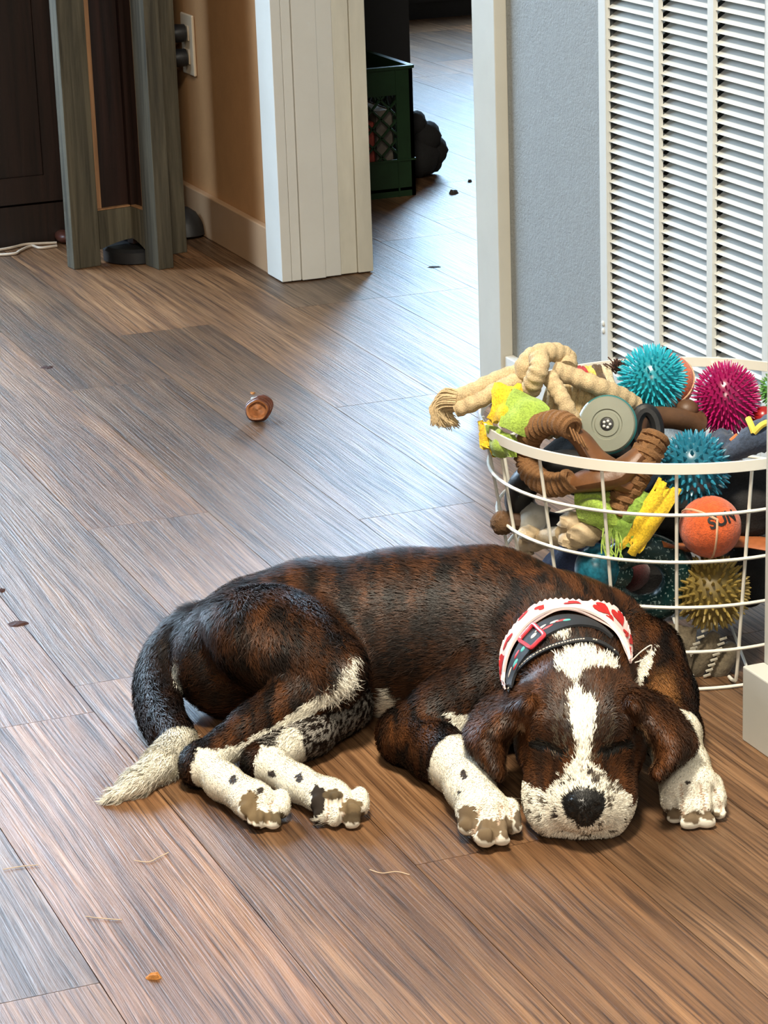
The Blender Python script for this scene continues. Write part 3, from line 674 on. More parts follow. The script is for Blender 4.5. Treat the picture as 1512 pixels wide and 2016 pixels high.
FLn = FL/(WS[:, None]+1e-9)
LEN = np.full(len(DV), .0105)
for g, v in (('head', .0052), ('earL', .005), ('earR', .005), ('h1', .0055), ('h2', .0055), ('f1', .0055), ('f2', .0055), ('tail', .011)): LEN[grp == gid[g]] = v
LEN[np.isin(key, [KEYS.index('nose')])] = 0
LEN[(key == KEYS.index('white')) & (grp != gid['tail'])] = .0020
LEN[key == KEYS.index('pad')] = 0
for g, x, y, rx, ry, pc in PADS: LEN[(((PXY[:, 0]-x)/rx)**2+((PXY[:, 1]-y)/ry)**2 < 1) & (grp == gid[g])] = 0
LEN[(grp == gid['head']) & WH & (PXY[:, 1] < 1345)] = .011
LEN[(grp == gid['head']) & (PXY[:, 1] > 1500)] = .0032
hair_on(DV, DF, DN, FLn, CC, LEN, 300000, .00036, 'fur', dog, mat_coat('dog_hair', .5, False))
print('dog', len(DV), len(DF))

# ------------------------------------------------------------------ collar and bandana, wrapped on the neck surface
def on_coat(px, n, lift):
    Q = catmull(px, 6); t = np.linspace(0, len(Q)-1, n+1); i = np.minimum(t.astype(int), len(Q)-2); q = Q[i]+(Q[i+1]-Q[i])*(t-i)[:, None]
    P = np.array([hit(*a) for a in q]); N = grad(P); N /= np.linalg.norm(N, axis=1, keepdims=True)+1e-9
    P = P+N*lift
    for _ in range(3): P[1:-1] = P[1:-1]*.5+(P[:-2]+P[2:])*.25
    return to_world(P)
def band(outer, inner, n, lift, m=4):
    o_, i_ = np.array(outer, float), np.array(inner, float)
    R_ = np.array([on_coat(o_+(i_-o_)*j/m, n, lift) for j in range(m+1)])
    def fn(u, v):
        j = min(max(u, 0), 1)*n; k = min(max(v, 0), 1)*m; j0, k0 = min(int(j), n-1), min(int(k), m-1); fj, fk = j-j0, k-k0
        return (R_[k0, j0]*(1-fj)+R_[k0, j0+1]*fj)*(1-fk)+(R_[k0+1, j0]*(1-fj)+R_[k0+1, j0+1]*fj)*fk
    return fn
B_OUT = [(1000, 1366), (991, 1312), (1000, 1271), (1026, 1234), (1063, 1203), (1100, 1192), (1141, 1193), (1185, 1199), (1215, 1221), (1231, 1249), (1235, 1282), (1230, 1310)]
B_IN = [(1004, 1366), (1010, 1314), (1026, 1272), (1052, 1240), (1085, 1221), (1116, 1216), (1150, 1221), (1184, 1239), (1206, 1262), (1217, 1282), (1224, 1296), (1227, 1310)]
C_OUT = [(1004, 1360), (1013, 1316), (1030, 1276), (1057, 1244), (1088, 1226), (1120, 1221), (1154, 1228), (1182, 1244), (1200, 1262)]
C_IN = [(1012, 1362), (1030, 1318), (1050, 1290), (1076, 1264), (1104, 1249), (1132, 1242), (1158, 1243), (1180, 1250), (1198, 1264)]
S_OUT = [(1004, 1362), (1018, 1328), (1044, 1300), (1078, 1280), (1110, 1270), (1138, 1264), (1165, 1264), (1190, 1274), (1210, 1290)]
m_pink = M_('pale_pink_cotton', (.82, .60, .58), .8, .08, 40, .2, 900, .0004)
m_redprint = M_('red_print', (.52, .015, .015), .8, .15, 80)
m_collar = M_('black_webbing', (.012, .013, .016), .7, .2, 300, .3, 900, .0005)
m_teal = M_('teal_print', (.10, .42, .40), .7, .1, 80)
m_whiteprint = M_('white_print', (.72, .66, .58), .7, .1, 80)
m_coral = M_('coral_plastic', (.62, .045, .065), .35, .06, 40)
bfn = band(B_OUT, B_IN, 60, .0075)
rsb = random.Random(3)
def bandfn(u, v):
    p = bfn(u, min(v, .999))
    if v < .02: p = p+np.array([0, 0, .0014 if int(u*88) % 2 else -.0008])      # pinked edge
    return p+np.array([0, 0, .0016*math.sin(u*21+v*5)])
bandana = MB().grid(bandfn, 88, 5, .0016).build('bandana', m_pink, dog); bandana['label'] = 'pale pink bandana with red hearts and pinked edge'
fold = MB().grid(lambda u, v: bfn(u, .80+v*.19)+np.array([0, 0, .0026]), 60, 2, .0022).build('folded_edge', M_('white_cotton', (.80, .72, .70), .8, .06, 40), bandana)
def heart_on(u, v, s, rot):
    pts = []
    for i in range(18):
        t = 2*math.pi*i/18; x = 16*math.sin(t)**3/17; y = (13*math.cos(t)-5*math.cos(2*t)-2*math.cos(3*t)-math.cos(4*t))/17
        c_, s_ = math.cos(rot), math.sin(rot); pts.append((x*c_-y*s_, x*s_+y*c_))
    h = MB(); P = [(0, 0)]+pts; V = [bandfn(min(max(u+a*s/.19, 0), 1), min(max(v+b*s/.034, .03), .97))+np.array([0, 0, 0]) for a, b in P]
    du = bandfn(min(u+.01, 1), v)-bandfn(max(u-.01, 0), v); dv = bandfn(u, min(v+.05, .99))-bandfn(u, max(v-.05, .03)); nn = unit(np.cross(du, dv)); nn = nn if nn[2] > 0 else -nn
    h.add([p+nn*.0016 for p in V], [(0, 1+i, 1+(i+1) % 18) for i in range(18)]); h.build('heart_print', m_redprint, bandana)
for u, v, s, r in ((.10, .5, .011, 2.6), (.19, .45, .007, .5), (.30, .12, .006, 2), (.36, .35, .005, 1), (.50, .42, .0085, 2.2), (.615, .4, .009, 1.9), (.70, .25, .009, 2.4), (.775, .55, .007, .4), (.84, .4, .009, 1.2), (.92, .55, .008, 2.0), (.05, .4, .008, .3), (.655, .6, .005, 2.2)): heart_on(u, v, s, r)
cfn = band(C_OUT, C_IN, 48, .0055)
collar = MB().grid(cfn, 60, 4, .0026).build('collar', m_collar, dog); collar['label'] = 'black printed dog collar with coral buckle'
def blob_on(fn, u, v, su, sv, mat, nm, par, up=.0022):
    du = unit(fn(min(u+.01, 1), v)-fn(max(u-.01, 0), v)); dv = unit(fn(u, min(v+.1, .99))-fn(u, max(v-.1, .0))); nn = np.cross(du, dv); nn = nn if nn[2] > 0 else -nn
    MB().ball(fn(u, v)+nn*up*.6, (su, sv, .0010), 10, 6, R=np.stack([du, dv, nn], 1)).build(nm, mat, par)
for i, (u, v, su, sv, mt) in enumerate(((.05, .5, .004, .002, m_teal), (.10, .4, .006, .0015, m_whiteprint), (.15, .6, .005, .003, m_teal), (.20, .35, .005, .0018, m_coral), (.245, .55, .004, .003, m_teal), (.40, .4, .007, .0018, m_whiteprint), (.44, .6, .006, .0016, m_coral), (.50, .45, .005, .0018, m_whiteprint), (.545, .5, .006, .0016, m_coral), (.585, .55, .004, .002, m_teal), (.13, .75, .004, .0012, m_coral), (.34, .5, .004, .003, m_whiteprint))): blob_on(cfn, u, v, su, sv, mt, 'print_mark', collar)
bu = MB(); c = [cfn(u, v)+np.array([0, 0, .004])+(-E2)*.002 for u, v in ((.265, 0), (.37, 0), (.37, .99), (.265, .99))]
ctr = sum(c)/4; c = [ctr+(p-ctr)*1.12 for p in c]; bu.tube(catmull([c[0]+(c[1]-c[0])*t for t in (.1, .5, .9)]+[c[1]+(c[2]-c[1])*t for t in (.1, .5, .9)]+[c[2]+(c[3]-c[2])*t for t in (.1, .5, .9)]+[c[3]+(c[0]-c[3])*t for t in (.1, .5, .9)], 4, True), .0021, 8, True); bu.build('buckle', m_coral, collar)
sfn = band(S_OUT, [(x+2, y+7) for x, y in S_OUT], 48, .0045, m=2)
lead = MB().grid(sfn, 60, 2, .0018).build('lead_strap', m_collar, dog)
st = MB()
for i in range(46):
    u = (i+.5)/46
    if i > 30 and i not in (34, 35, 43): continue
    p, q = sfn(u-.007, .5), sfn(u+.007, .5); st.tube([p+np.array([0, -.0005, .0012]), q+np.array([0, -.0005, .0012])], .0006, 5)
st.build('stitching', m_whiteprint, lead)
tg = bandfn(.985, .5); tp = MB(); tp.tube(catmull([tg, tg+E1*.010+E3*.010, tg+E1*.020+E3*.016, tg+E1*.016+E3*.004, tg+E1*.004-E3*.001], 6), .0006, 5); tp.build('loose_thread', m_whiteprint, bandana)

# ------------------------------------------------------------------ wire basket
BX, BY, BR, BRB, BH = 1.298, 2.474, .2125, .172, .260
BC = np.array([BX, BY, 0])
m_wire = M_('white_powder_coat', (.80, .77, .68), .4, .03, 20)
basket = empty('wire_basket', (BX, BY, 0), 'round white wire basket full of dog toys beside the wall vent', 'basket')
def bpt(a, z, dr=0):
    r = BRB+(BR-BRB)*z/BH+dr; return np.array([BX+r*math.cos(a), BY+r*math.sin(a), z])
rim = MB(); prof = [(-.001, .2485), (.0015, .2485), (.0015, .2600), (-.001, .2600)]
N_ = 96; V = []; F = []
for i in range(N_):
    a = 2*math.pi*i/N_
    for dr, z in prof: V.append((BX+(BR+dr)*math.cos(a), BY+(BR+dr)*math.sin(a), z))
for i in range(N_):
    for k_ in range(4): F.append((i*4+k_, ((i+1) % N_)*4+k_, ((i+1) % N_)*4+(k_+1) % 4, i*4+(k_+1) % 4))
rim.add(V, F).build('rim', m_wire, basket, bevel=.0004)
for z in (.0022, .046, .098, .150, .203):
    MB().tube([bpt(2*math.pi*i/72, z, .001) for i in range(72)], .0019, 8, True).build('ring_wire', m_wire, basket)
for i in range(17):
    a = math.radians(178+i*360/17+.5)
    P = [bpt(a, z, -.0022) for z in (.255, .17, .085, .016)]+[bpt(a, .0045, -.008), bpt(a, .0042, -.022)]
    MB().tube(catmull(P, 3), .0019, 8).build('upright_wire', m_wire, basket)
for k_ in range(5):      # floor of the basket
    t = -.12+.06*k_; h_ = math.sqrt(max(BRB**2-t*t, 0))
    MB().tube([BC+E1*t-E2*h_+E3*.0035, BC+E1*t+E2*h_+E3*.0035], .0017, 6).build('base_wire', m_wire, basket)

# ------------------------------------------------------------------ toys in the basket; B(px,py,t): the pixel's ray where it crosses the upright plane t behind the basket's axis
def B(px, py, t=0.):
    v = ray(px, py); return CAM+v*(((BC-CAM)@E2+t)/(v@E2))
def spiky(name, c, r, n, sl, sw, col, label, rough=.3, blunt=.35, squash=(1, 1, 1), sd=1, core=None):
    e = empty(name, tuple(c), label, 'dog toy', 'dog toys in the wire basket'); sq = np.asarray(squash, float)
    m = M_(name+'_rubber', col, rough, .12, 60, sss=0); mc = M_(name+'_core', core or tuple(v*.55 for v in col), rough, .1, 60)
    MB().ball(c, r*sq, 24, 14).build('ball', mc, e)
    s = MB(); g = math.pi*(3-math.sqrt(5)); rr = random.Random(sd); V0 = np.eye(3)
    for i in range(n):
        z = 1-2*(i+.5)/n; q = math.sqrt(1-z*z); d = np.array([q*math.cos(g*i), q*math.sin(g*i), z]); d = unit(d+np.array([rr.gauss(0, .012) for _ in range(3)]))
        x, y, _ = frame(d); p = np.asarray(c)+d*sq*(r*.97); L_ = sl*(.9+.2*rr.random()); k = 6
        ring0 = [p+(x*math.cos(2*math.pi*j/k)+y*math.sin(2*math.pi*j/k))*sw for j in range(k)]
        ring1 = [p+d*L_*.8+(x*math.cos(2*math.pi*j/k)+y*math.sin(2*math.pi*j/k))*sw*(blunt+.15) for j in range(k)]
        V = ring0+ring1+[p+d*L_]
        s.add(V, [(j, (j+1) % k, k+(j+1) % k, k+j) for j in range(k)]+[(k+j, k+(j+1) % k, 2*k) for j in range(k)])
    o = s.build('spikes', m, e); o['kind'] = 'stuff'
    return e
spiky('spiky_ball', B(1284, 746, .03), .0300, 330, .0100, .0015, (.03, .42, .52), 'bright cyan spiky rubber ball on top of the toy pile', .25, .5)
spiky('spiky_ball', B(1429, 786, .03), .0325, 460, .0085, .0013, (.42, .012, .12), 'magenta spiky rubber ball near the right rim of the basket', .2, .4, (.97, .97, 1.1), 2)
spiky('spiky_ball', B(1366, 920, -.095), .0335, 240, .0085, .0024, (.025, .20, .30), 'dark blue spiky rubber ball behind the front rim', .25, .3, sd=3)
spiky('spiky_ball', B(1401, 1165, -.115), .0335, 260, .0100, .0021, (.33, .235, .06), 'mustard gold spiky ball low at the front of the basket', .45, .45, sd=4)
spiky('spiky_ball', B(1531, 768, .06), .017, 120, .0060, .0014, (.09, .26, .04), 'green spiky ball at the right edge of the basket', .35, .4, sd=5)
def toy(name, c, label, cat='dog toy'): return empty(name, tuple(c), label, cat, 'dog toys in the wire basket')
# felt balls
m_felt = M_('orange_felt', (.62, .10, .018), .95, .25, 220, .9, 500, .0016, sheen=.3); m_seam = M_('pale_rubber_seam', (.70, .42, .26), .7, .1, 60)
def tennis(c, r, R, label):
    e = toy('tennis_ball', c, label); MB().ball(c, r, 32, 20).build('felt', m_felt, e)
    P = []
    for i in range(64):
        t = 2*math.pi*i/64; a_, b_ = .44*math.pi, .56; x = math.cos(t)*(1-.0)+.33*math.cos(3*t); y = math.sin(t)-.33*math.sin(3*t); z = .94*math.cos(2*t)
        P.append(c+R@unit((x, y, z))*(r+.0001))
    MB().tube(P, .0013, 6, True).build('seam', m_seam, e); return e
RT = np.array(Matrix.Rotation(.5, 3, 'Z')@Matrix.Rotation(.9, 3, 'X')@Matrix.Rotation(.35, 3, 'Y'))
tc = B(1398, 1037, -.130); tb = tennis(tc, .0325, RT, 'orange felt tennis ball with black lettering at the basket front')
tennis(B(1310, 752, .105), .0325, np.eye(3), 'orange felt ball tucked behind the cyan spiky ball')
m_ink = M_('black_ink', (.012, .01, .01), .7)
def text_on_ball(txt, c, r, px, py, size, rot, par, t):
    cu = bpy.data.curves.new('txt', 'FONT'); cu.body = txt; cu.size = size; cu.align_x = 'CENTER'; cu.align_y = 'CENTER'; cu.offset = size*.035; cu.resolution_u = 4
    o = bpy.data.objects.new('txt', cu); COL.objects.link(o); dg = bpy.context.evaluated_depsgraph_get(); me = bpy.data.meshes.new_from_object(o.evaluated_get(dg)); bpy.data.objects.remove(o)
    bm = bmesh.new(); bm.from_mesh(me); bmesh.ops.subdivide_edges(bm, edges=[e for e in bm.edges if e.calc_length() > size*.12], cuts=2); bm.to_mesh(me); bm.free()
    q = B(px, py, t); v = ray(px, py); v = v/np.linalg.norm(v); oc = CAM-c; b_ = oc@v; dd = -b_-math.sqrt(max(b_*b_-(oc@oc-r*r), 0)); p = CAM+v*dd; n = unit(p-c)
    ux = unit(CR-n*(CR@n)); uy = np.cross(n, ux); cs, sn = math.cos(rot), math.sin(rot); X_, Y_ = ux*cs+uy*sn, -ux*sn+uy*cs
    for vt in me.vertices:
        q = c+unit(p+X_*vt.co.x+Y_*vt.co.y-c)*(r+.0006); vt.co = q
    o = link('lettering', me, m_ink, par); return o
text_on_ball('SUN', tc, .0325, 1424, 1022, .0185, .42, tb, -.13)

# cream rope toy with a double strand, knot and frayed end over the left rim
def mat_rope(name, col):
    k = NT(name); mp = k.coord('Object'); nz = k.noise(mp.outputs[0], 700, 3, .7); n2 = k.noise(mp.outputs[0], 90, 3, .6)
    r = k.ramp(nz.outputs['Fac'], [(.3, tuple(c*.62 for c in col)), (.7, tuple(min(1, c*1.2) for c in col))]); r2 = k.ramp(n2.outputs['Fac'], [(.3, (.8,)*3), (.7, (1.1,)*3)])
    k.l(k.mix(1., r.outputs[0], r2.outputs[0], 'MULTIPLY'), k.b.inputs['Base Color']); k.b.inputs['Roughness'].default_value = .9; k.bump(nz.outputs['Fac'], .8, .0015); return k.m
m_rope = mat_rope('cream_cotton', (.66, .50, .29)); m_rope2 = mat_rope('tan_woven_cotton', (.60, .44, .22)); m_jute = mat_rope('brown_jute', (.24, .115, .042))
def strand(pts, r, n=10, wob=.05): 
    P = catmull([B(*p) for p in pts], 8); rs_ = random.Random(len(pts)); ph = [rs_.uniform(0, 6) for _ in range(4)]
    P = catmull(P, 3)
    return P, MB().tube(P, [r*(1+wob*math.sin(i*.6+ph[0])) for i in range(len(P))], 16, wob=lambda i, k: 1+.03*math.cos(3*(2*math.pi*k/16)-i*.42))
rope = toy('rope_toy', B(1050, 740, -.02), 'cream cotton rope toy with knot and frayed end over the rim')
for pts, r in (([(884, 786, -.03), (925, 772, -.03), (975, 748, -.02), (1030, 728, -.01), (1062, 716, 0)], .0088), ([(898, 806, -.035), (940, 790, -.04), (990, 762, -.035), (1035, 744, -.025), (1066, 736, -.01)], .0088)):
    P, mb = strand(pts, r); mb.build('strand', m_rope, rope)
P, mb = strand([(1090, 728, -.03), (1130, 742, -.03), (1180, 762, -.03), (1225, 782, -.02), (1252, 800, -.01)], .0100); mb.build('strand', m_rope, rope)
P, mb = strand([(1080, 738, -.045), (1095, 765, -.055), (1112, 795, -.065), (1130, 832, -.065)], .0088); mb.build('strand', m_rope, rope)
P, mb = strand([(1040, 748, -.025), (1032, 724, -.03), (1050, 702, -.02), (1085, 693, -.005), (1115, 704, .005), (1116, 726, -.01)], .0105); mb.build('knot_loop', m_rope, rope)
P, mb = strand([(1060, 700, -.04), (1062, 722, -.055), (1052, 748, -.055), (1044, 768, -.045)], .0105); mb.build('knot_loop', m_rope, rope)
fr = MB(); rs_ = random.Random(8)
for i in range(320):
    a = rs_.uniform(0, 6.28); q = math.sqrt(rs_.random()); u_, v_ = math.cos(a)*q, math.sin(a)*q; j_ = lambda s_: rs_.gauss(0, s_)
    s0 = B(908+u_*12, 790+v_*20, -.033+u_*.008); s1 = B(880+u_*16+j_(2), 788+v_*22+j_(2), -.033+u_*.010); s2 = B(866+u_*16+j_(3), 806+v_*18+j_(3), -.034+u_*.012); s3 = B(878+u_*24+v_*8+j_(5), 834+v_*6+j_(5), -.036+u_*.014)
    fr.tube(catmull([s0, s1, s2, s3], 3), [.0011]*7+[.001, .0008, .0003], 4)
o = fr.build('frayed_end', m_rope, rope); o['kind'] = 'stuff'
wv = toy('woven_rope_roll', B(1118, 790, .0), 'tan ribbed woven rope roll beneath the cream rope')
for k_ in range(7):
    P = [B(1075+k_*15, 812-k_*2, 0)+E2*.02*math.cos(t)+(E3*.026+E1*.006)*math.sin(t) for t in np.linspace(0, 2*math.pi, 25)[:-1]]
    MB().tube(P, .0048, 8, True).build('coil', m_rope2, wv)

# brown leather tug toy with rope wrapped ring and rope rolls
m_leather = M_('brown_leather', (.15, .062, .022), .45, .25, 40, .35, 260, .0008)
tug = toy('leather_tug_toy', B(1160, 920, -.14), 'brown leather tug toy with rope wrapped ring behind the front rim')
def wrapped(P, r, turns_r, mat, par, nm, every=1, n=9):
    """coiled cord: one closed turn for each point"""
    for i in range(0, len(P), every):
        d = unit(P[min(i+1, len(P)-1)]-P[max(i-1, 0)]); x, y, _ = frame(d, -E2)
        C_ = [P[i]+(x*math.cos(t)+y*math.sin(t))*r+d*turns_r*.5*math.sin(t) for t in np.linspace(0, 2*math.pi, 15)[:-1]]
        MB().tube(C_, turns_r*(.85+.3*((i*7) % 5)/5), 6, True).build(nm, mat, par)
RC = (1092, 893); Q = [(RC[0]+math.cos(a)*58, RC[1]+math.sin(a)*(64), -.125-.01*math.sin(a)) for a in np.radians(np.arange(-62, 215, 10.5))[::-1]]
Q = [(x, y, t) for x, y, t in Q]
# ring runs over the top left, left and bottom; the leather closes it on the right
ang = np.radians(np.linspace(-55, -300, 27)); 
def tin(px, mg, z=.2):
    s_ = (px-1346)/1815.; R_ = BRB+(BR-BRB)*z/BH-mg; return -math.sqrt(max(R_*R_-s_*s_, 0))
PR_ = [B(RC[0]+math.cos(a)*56, RC[1]+math.sin(a)*62, tin(RC[0]+math.cos(a)*56, .016)) for a in ang]
wrapped(PR_, .0095, .0042, m_jute, tug, 'cord_turn')
MB().tube(PR_, .0098, 10).build('ring_core', m_jute, tug)
lea = []
for pts, rr, fl in (([(1120, 846, -.125), (1146, 868, -.128), (1176, 908, -.132), (1218, 938, -.135), (1240, 950, -.135)], [.012, .016, .019, .022, .020], .62), ([(1112, 962, -.125), (1140, 950, -.13), (1180, 940, -.135), (1222, 930, -.137), (1262, 892, -.135)], [.010, .017, .023, .024, .014], .62)):
    P = catmull([B(p[0], p[1], max(p[2], tin(p[0], .024))) for p in pts], 6); mb = MB(); mb.tube(P, np.interp(np.linspace(0, 4, len(P)), range(5), rr), 14, flat=fl, up=-E2 if False else (0, 0, 1)); mb.build('leather_arm', m_leather, tug)
P = catmull([B(1222, 1006, -.135), B(1238, 962, -.138), B(1262, 915, -.135), B(1290, 862, -.125)], 6)
MB().tube(P, [.0145]*len(P), 12, wob=lambda i, k: 1+.16*math.sin(i*2.3+k*1.9)+.1*math.sin(k*4.1+i)).build('rope_roll', m_jute, tug)
wrapped(P, .0125, .0045, m_jute, tug, 'cord_turn', 2)
for k_ in range(4): 
    a = B(1120+k_*8, 838+k_*7, tin(1120, .012)); b_ = B(1132+k_*9, 868+k_*6, tin(1140, .012)); MB().tube(catmull([a, (a+b_)/2-E2*.003, b_], 4), .0012, 5).build('lacing', m_jute, tug)

# grey treat dispenser disc in a teal shell
m_grey = M_('grey_silicone', (.21, .22, .17), .5, .06, 30, sss=.1); m_shell = M_('teal_clear_shell', (.04, .17, .17), .15, .1, 20, coat=.5); m_blk = M_('black_rubber', (.010, .010, .011), .45, .2, 60, .2, 200)
dc = B(1196, 836, -.06); dn = unit(CAM-dc+E3*.2-E1*.35); disp = toy('treat_dispenser', dc, 'round grey treat dispenser with teal shell and centre hole')
MB().lathe([(.0001, -.022), (.018, -.020), (.028, -.010), (.0315, -.002), (.0315, .001), (.0300, .003)], dc, dn, 40).build('shell', m_shell, disp)
MB().lathe([(.0298, .0005), (.0298, .0035), (.0285, .0052), (.0165, .0062), (.0155, .0048), (.0135, .0050), (.0125, .0062), (.0078, .0064), (.0068, .0050)], dc, dn, 40).build('face', m_grey, disp)
MB().lathe([(.0068, .0035), (.0068, .0058), (.0062, .0060)], dc, dn, 24).build('hole', m_blk, disp)
x_, y_, _ = frame(dn)
for q in range(5): MB().ball(dc+dn*.0063+(x_*math.cos(q*1.26)+y_*math.sin(q*1.26))*.0035, .0017, 8, 6).build('valve_tooth', m_vent, disp)
# brown chew bone, black loop, small red ball
m_bone = M_('brown_chew', (.10, .048, .022), .5, .25, 50, .3, 150)
bone = toy('chew_bone', B(1310, 822, -.01), 'dark brown chew bone lying under the cyan ball')
P = catmull([B(1262, 826, -.02), B(1300, 822, -.01), B(1345, 826, 0), B(1370, 836, .01)], 5); b = MB(); b.tube(P, np.interp(np.linspace(0, 1, len(P)), [0, .2, .5, .8, 1], [.014, .0125, .0115, .013, .016]), 14); b.build('shaft', m_bone, bone)
for px, py in ((1352, 806), (1366, 846)): MB().ball(B(px, py, .01), (.013, .013, .011), 14, 9).build('knob', m_bone, bone)
blp = MB(); blp.tube([B(1272, 848, -.055)+(E1*.012*math.cos(t)+E3*.021*math.sin(t)+E2*.006*math.sin(t)) for t in np.linspace(0, 2*math.pi, 33)[:-1]], .0075, 10, True)
tag(blp.build('rubber_loop', m_blk), 'small black rubber loop beside the grey dispenser', 'dog toy', 'dog toys in the wire basket')
tag(MB().ball(B(1503, 822, .02), .0125, 20, 12).build('rubber_ball', M_('red_rubber', (.32, .012, .012), .3, .1, 40)), 'small red rubber ball by the magenta spiky ball', 'dog toy', 'dog toys in the wire basket')

# green and yellow fabric toys
def mat_cloth(name, col, sc=500, rib=None, rough=.9, sheen=.2):
    k = NT(name); mp = k.coord('Object'); nz = k.noise(mp.outputs[0], sc, 3, .7); n2 = k.noise(mp.outputs[0], 45, 3, .6)
    r = k.ramp(nz.outputs['Fac'], [(.3, tuple(c*.6 for c in col)), (.7, tuple(min(1, c*1.25) for c in col))]); r2 = k.ramp(n2.outputs['Fac'], [(.3, (.75,)*3), (.7, (1.15,)*3)])
    k.l(k.mix(1., r.outputs[0], r2.outputs[0], 'MULTIPLY'), k.b.inputs['Base Color']); k.b.inputs['Roughness'].default_value = rough; k.b.inputs['Sheen Weight'].default_value = sheen if max(col) > .06 else 0; k.bump(nz.outputs['Fac'], .7, .0015); return k.m
m_green = mat_cloth('lime_fleece', (.36, .52, .075)); m_green2 = mat_cloth('olive_corduroy', (.22, .36, .05), 300); m_yel = mat_cloth('yellow_terry', (.80, .52, .02), 420)
def quadcloth(c00, c10, c11, c01, mat, nm, par, th=.005, nu=14, nv=10, bulge=.004, fray=0, seed=0, ribs=0):
    c00, c10, c11, c01 = [B(*p) for p in (c00, c10, c11, c01)]; r = random.Random(seed); ph = [r.uniform(0, 6) for _ in range(6)]
    nrm = unit(np.cross(c10-c00, c01-c00)); nrm = nrm if nrm@(CAM-c00) > 0 else -nrm
    jag = [[r.gauss(0, 1) for _ in range(nv+1)] for _ in range(nu+1)]
    def fn(u, v):
        p = (c00*(1-u)+c10*u)*(1-v)+(c01*(1-u)+c11*u)*v
        p = p+nrm*(bulge*math.sin(math.pi*u)*math.sin(math.pi*v)+.0018*math.sin(u*9+ph[0]+v*4)+.0014*math.sin(v*11+ph[1]))
        if ribs: p = p+nrm*.0013*math.sin(v*ribs)
        if fray and (u in (0, 1) or v in (0, 1)): p = p+(c10-c00)*.05*fray*jag[int(round(u*nu))][int(round(v*nv))]+(c01-c00)*.06*fray*jag[int(round(v*nv)) % (nu+1)][int(round(u*nv)) % (nv+1)]
        return p
    return MB().grid(fn, nu, nv, th).build(nm, mat, par)
ft = toy('fabric_corn_toy', B(1015, 815, -.06), 'lime green fleece toy with yellow terry ends at the left rim')
quadcloth((1012, 772, -.06), (1078, 806, -.08), (1060, 862, -.10), (985, 838, -.085), m_green, 'fleece_panel', ft, .012, bulge=.010, seed=1)
quadcloth((976, 758, -.05), (1026, 772, -.06), (1004, 838, -.09), (966, 826, -.07), m_yel, 'terry_end', ft, .006, fray=1, seed=2)
quadcloth((942, 828, -.035), (966, 826, -.035), (980, 892, -.05), (948, 888, -.05), m_yel, 'terry_flap', ft, .005, 8, 6, fray=1.4, seed=3)
quadcloth((966, 836, -.05), (1008, 856, -.09), (1012, 900, -.10), (972, 896, -.06), m_green, 'fleece_fold', ft, .008, seed=4)
ft2 = toy('fabric_corn_toy', B(1230, 1030, -.15), 'green corduroy and yellow terry toy poking through the front wires')
quadcloth((1250, 962, -.140), (1296, 978, -.148), (1240, 1078, -.158), (1204, 1056, -.145), m_green2, 'corduroy_panel', ft2, .008, bulge=.006, seed=5, ribs=40)
quadcloth((1294, 952, -.148), (1334, 972, -.150), (1252, 1096, -.163), (1226, 1068, -.158), m_yel, 'terry_strip', ft2, .007, 18, 8, fray=.9, seed=6)
quadcloth((1130, 968, -.12), (1216, 978, -.13), (1222, 1050, -.145), (1150, 1030, -.14), m_green, 'fleece_panel', ft2, .012, bulge=.014, seed=7, ribs=34)
sf = MB()
for q in range(16):
    x0 = 1192+random.Random(q).uniform(-8, 26); sf.tube(catmull([B(x0, 1040, -.15), B(x0+random.Random(q+50).uniform(-8, 8), 1070, -.165), B(x0+random.Random(q+90).uniform(-6, 14), 1096+random.Random(q).uniform(-8, 10), -.172)], 4), .0007, 4)
o = sf.build('loose_threads', m_green, ft2); o['kind'] = 'stuff'
# rawhide bone and grey cloth, brown rope end poking out, black ring, navy fabric
m_raw = M_('rawhide', (.50, .38, .23), .6, .25, 60, .5, 140, .002)
rw = toy('rawhide_bone', B(1100, 1055, -.12), 'cream rawhide bone with knotted end low on the left')
MB().tube(catmull([B(1036, 1068, -.05), B(1064, 1064, -.08), B(1110, 1052, -.115)], 6), .0105, 12, wob=lambda i, k: 1+.1*math.sin(i*1.3+k)).build('bar', m_raw, rw)
for px, py, t, rx, rz in ((1132, 1030, -.125, .019, .013), (1150, 1052, -.135, .020, .014), (1128, 1062, -.13, .016, .011), (1034, 1076, -.04, .011, .012), (1042, 1050, -.08, .012, .008)):
    MB().ball(B(px, py, t), (rx, .013, rz), 16, 10, noise=lambda d: .10*math.sin(d[0]*7+d[2]*9+px)).build('knot', m_raw, rw)
gcl = toy('grey_cloth', B(1045, 1010, -.04), 'crumpled pale grey cloth inside the left of the basket', 'cloth')
quadcloth((1018, 985, -.03), (1080, 1000, -.07), (1070, 1066, -.08), (1020, 1054, -.03), M_('pale_grey_cotton', (.40, .39, .35), .9, .2, 60, .3, 300), 'cloth', gcl, .004, bulge=.012, seed=8)
rk = toy('rope_stick', B(1000, 1030, -.06), 'dark brown rope knot poking out through the left wires')
MB().ball(B(990, 1029, -.045), (.0135, .0125, .0130), 22, 14, noise=lambda d: .12*math.sin(d[0]*15)*math.sin(d[2]*14+d[1]*9)).build('knot', mat_rope('dark_brown_rope', (.15, .075, .03)), rk)
MB().tube(catmull([B(995, 1030, -.045), B(1030, 1030, -.05), B(1066, 1046, -.06)], 5), [.0105]*11, 10).build('stick', m_bone, rk)
br_ = MB(); br_.tube([B(1118, 978, -.035)+E1*.052*math.cos(t)+(E3*.042-E2*.02)*math.sin(t) for t in np.linspace(0, 2*math.pi, 49)[:-1]], .0165, 14, True)
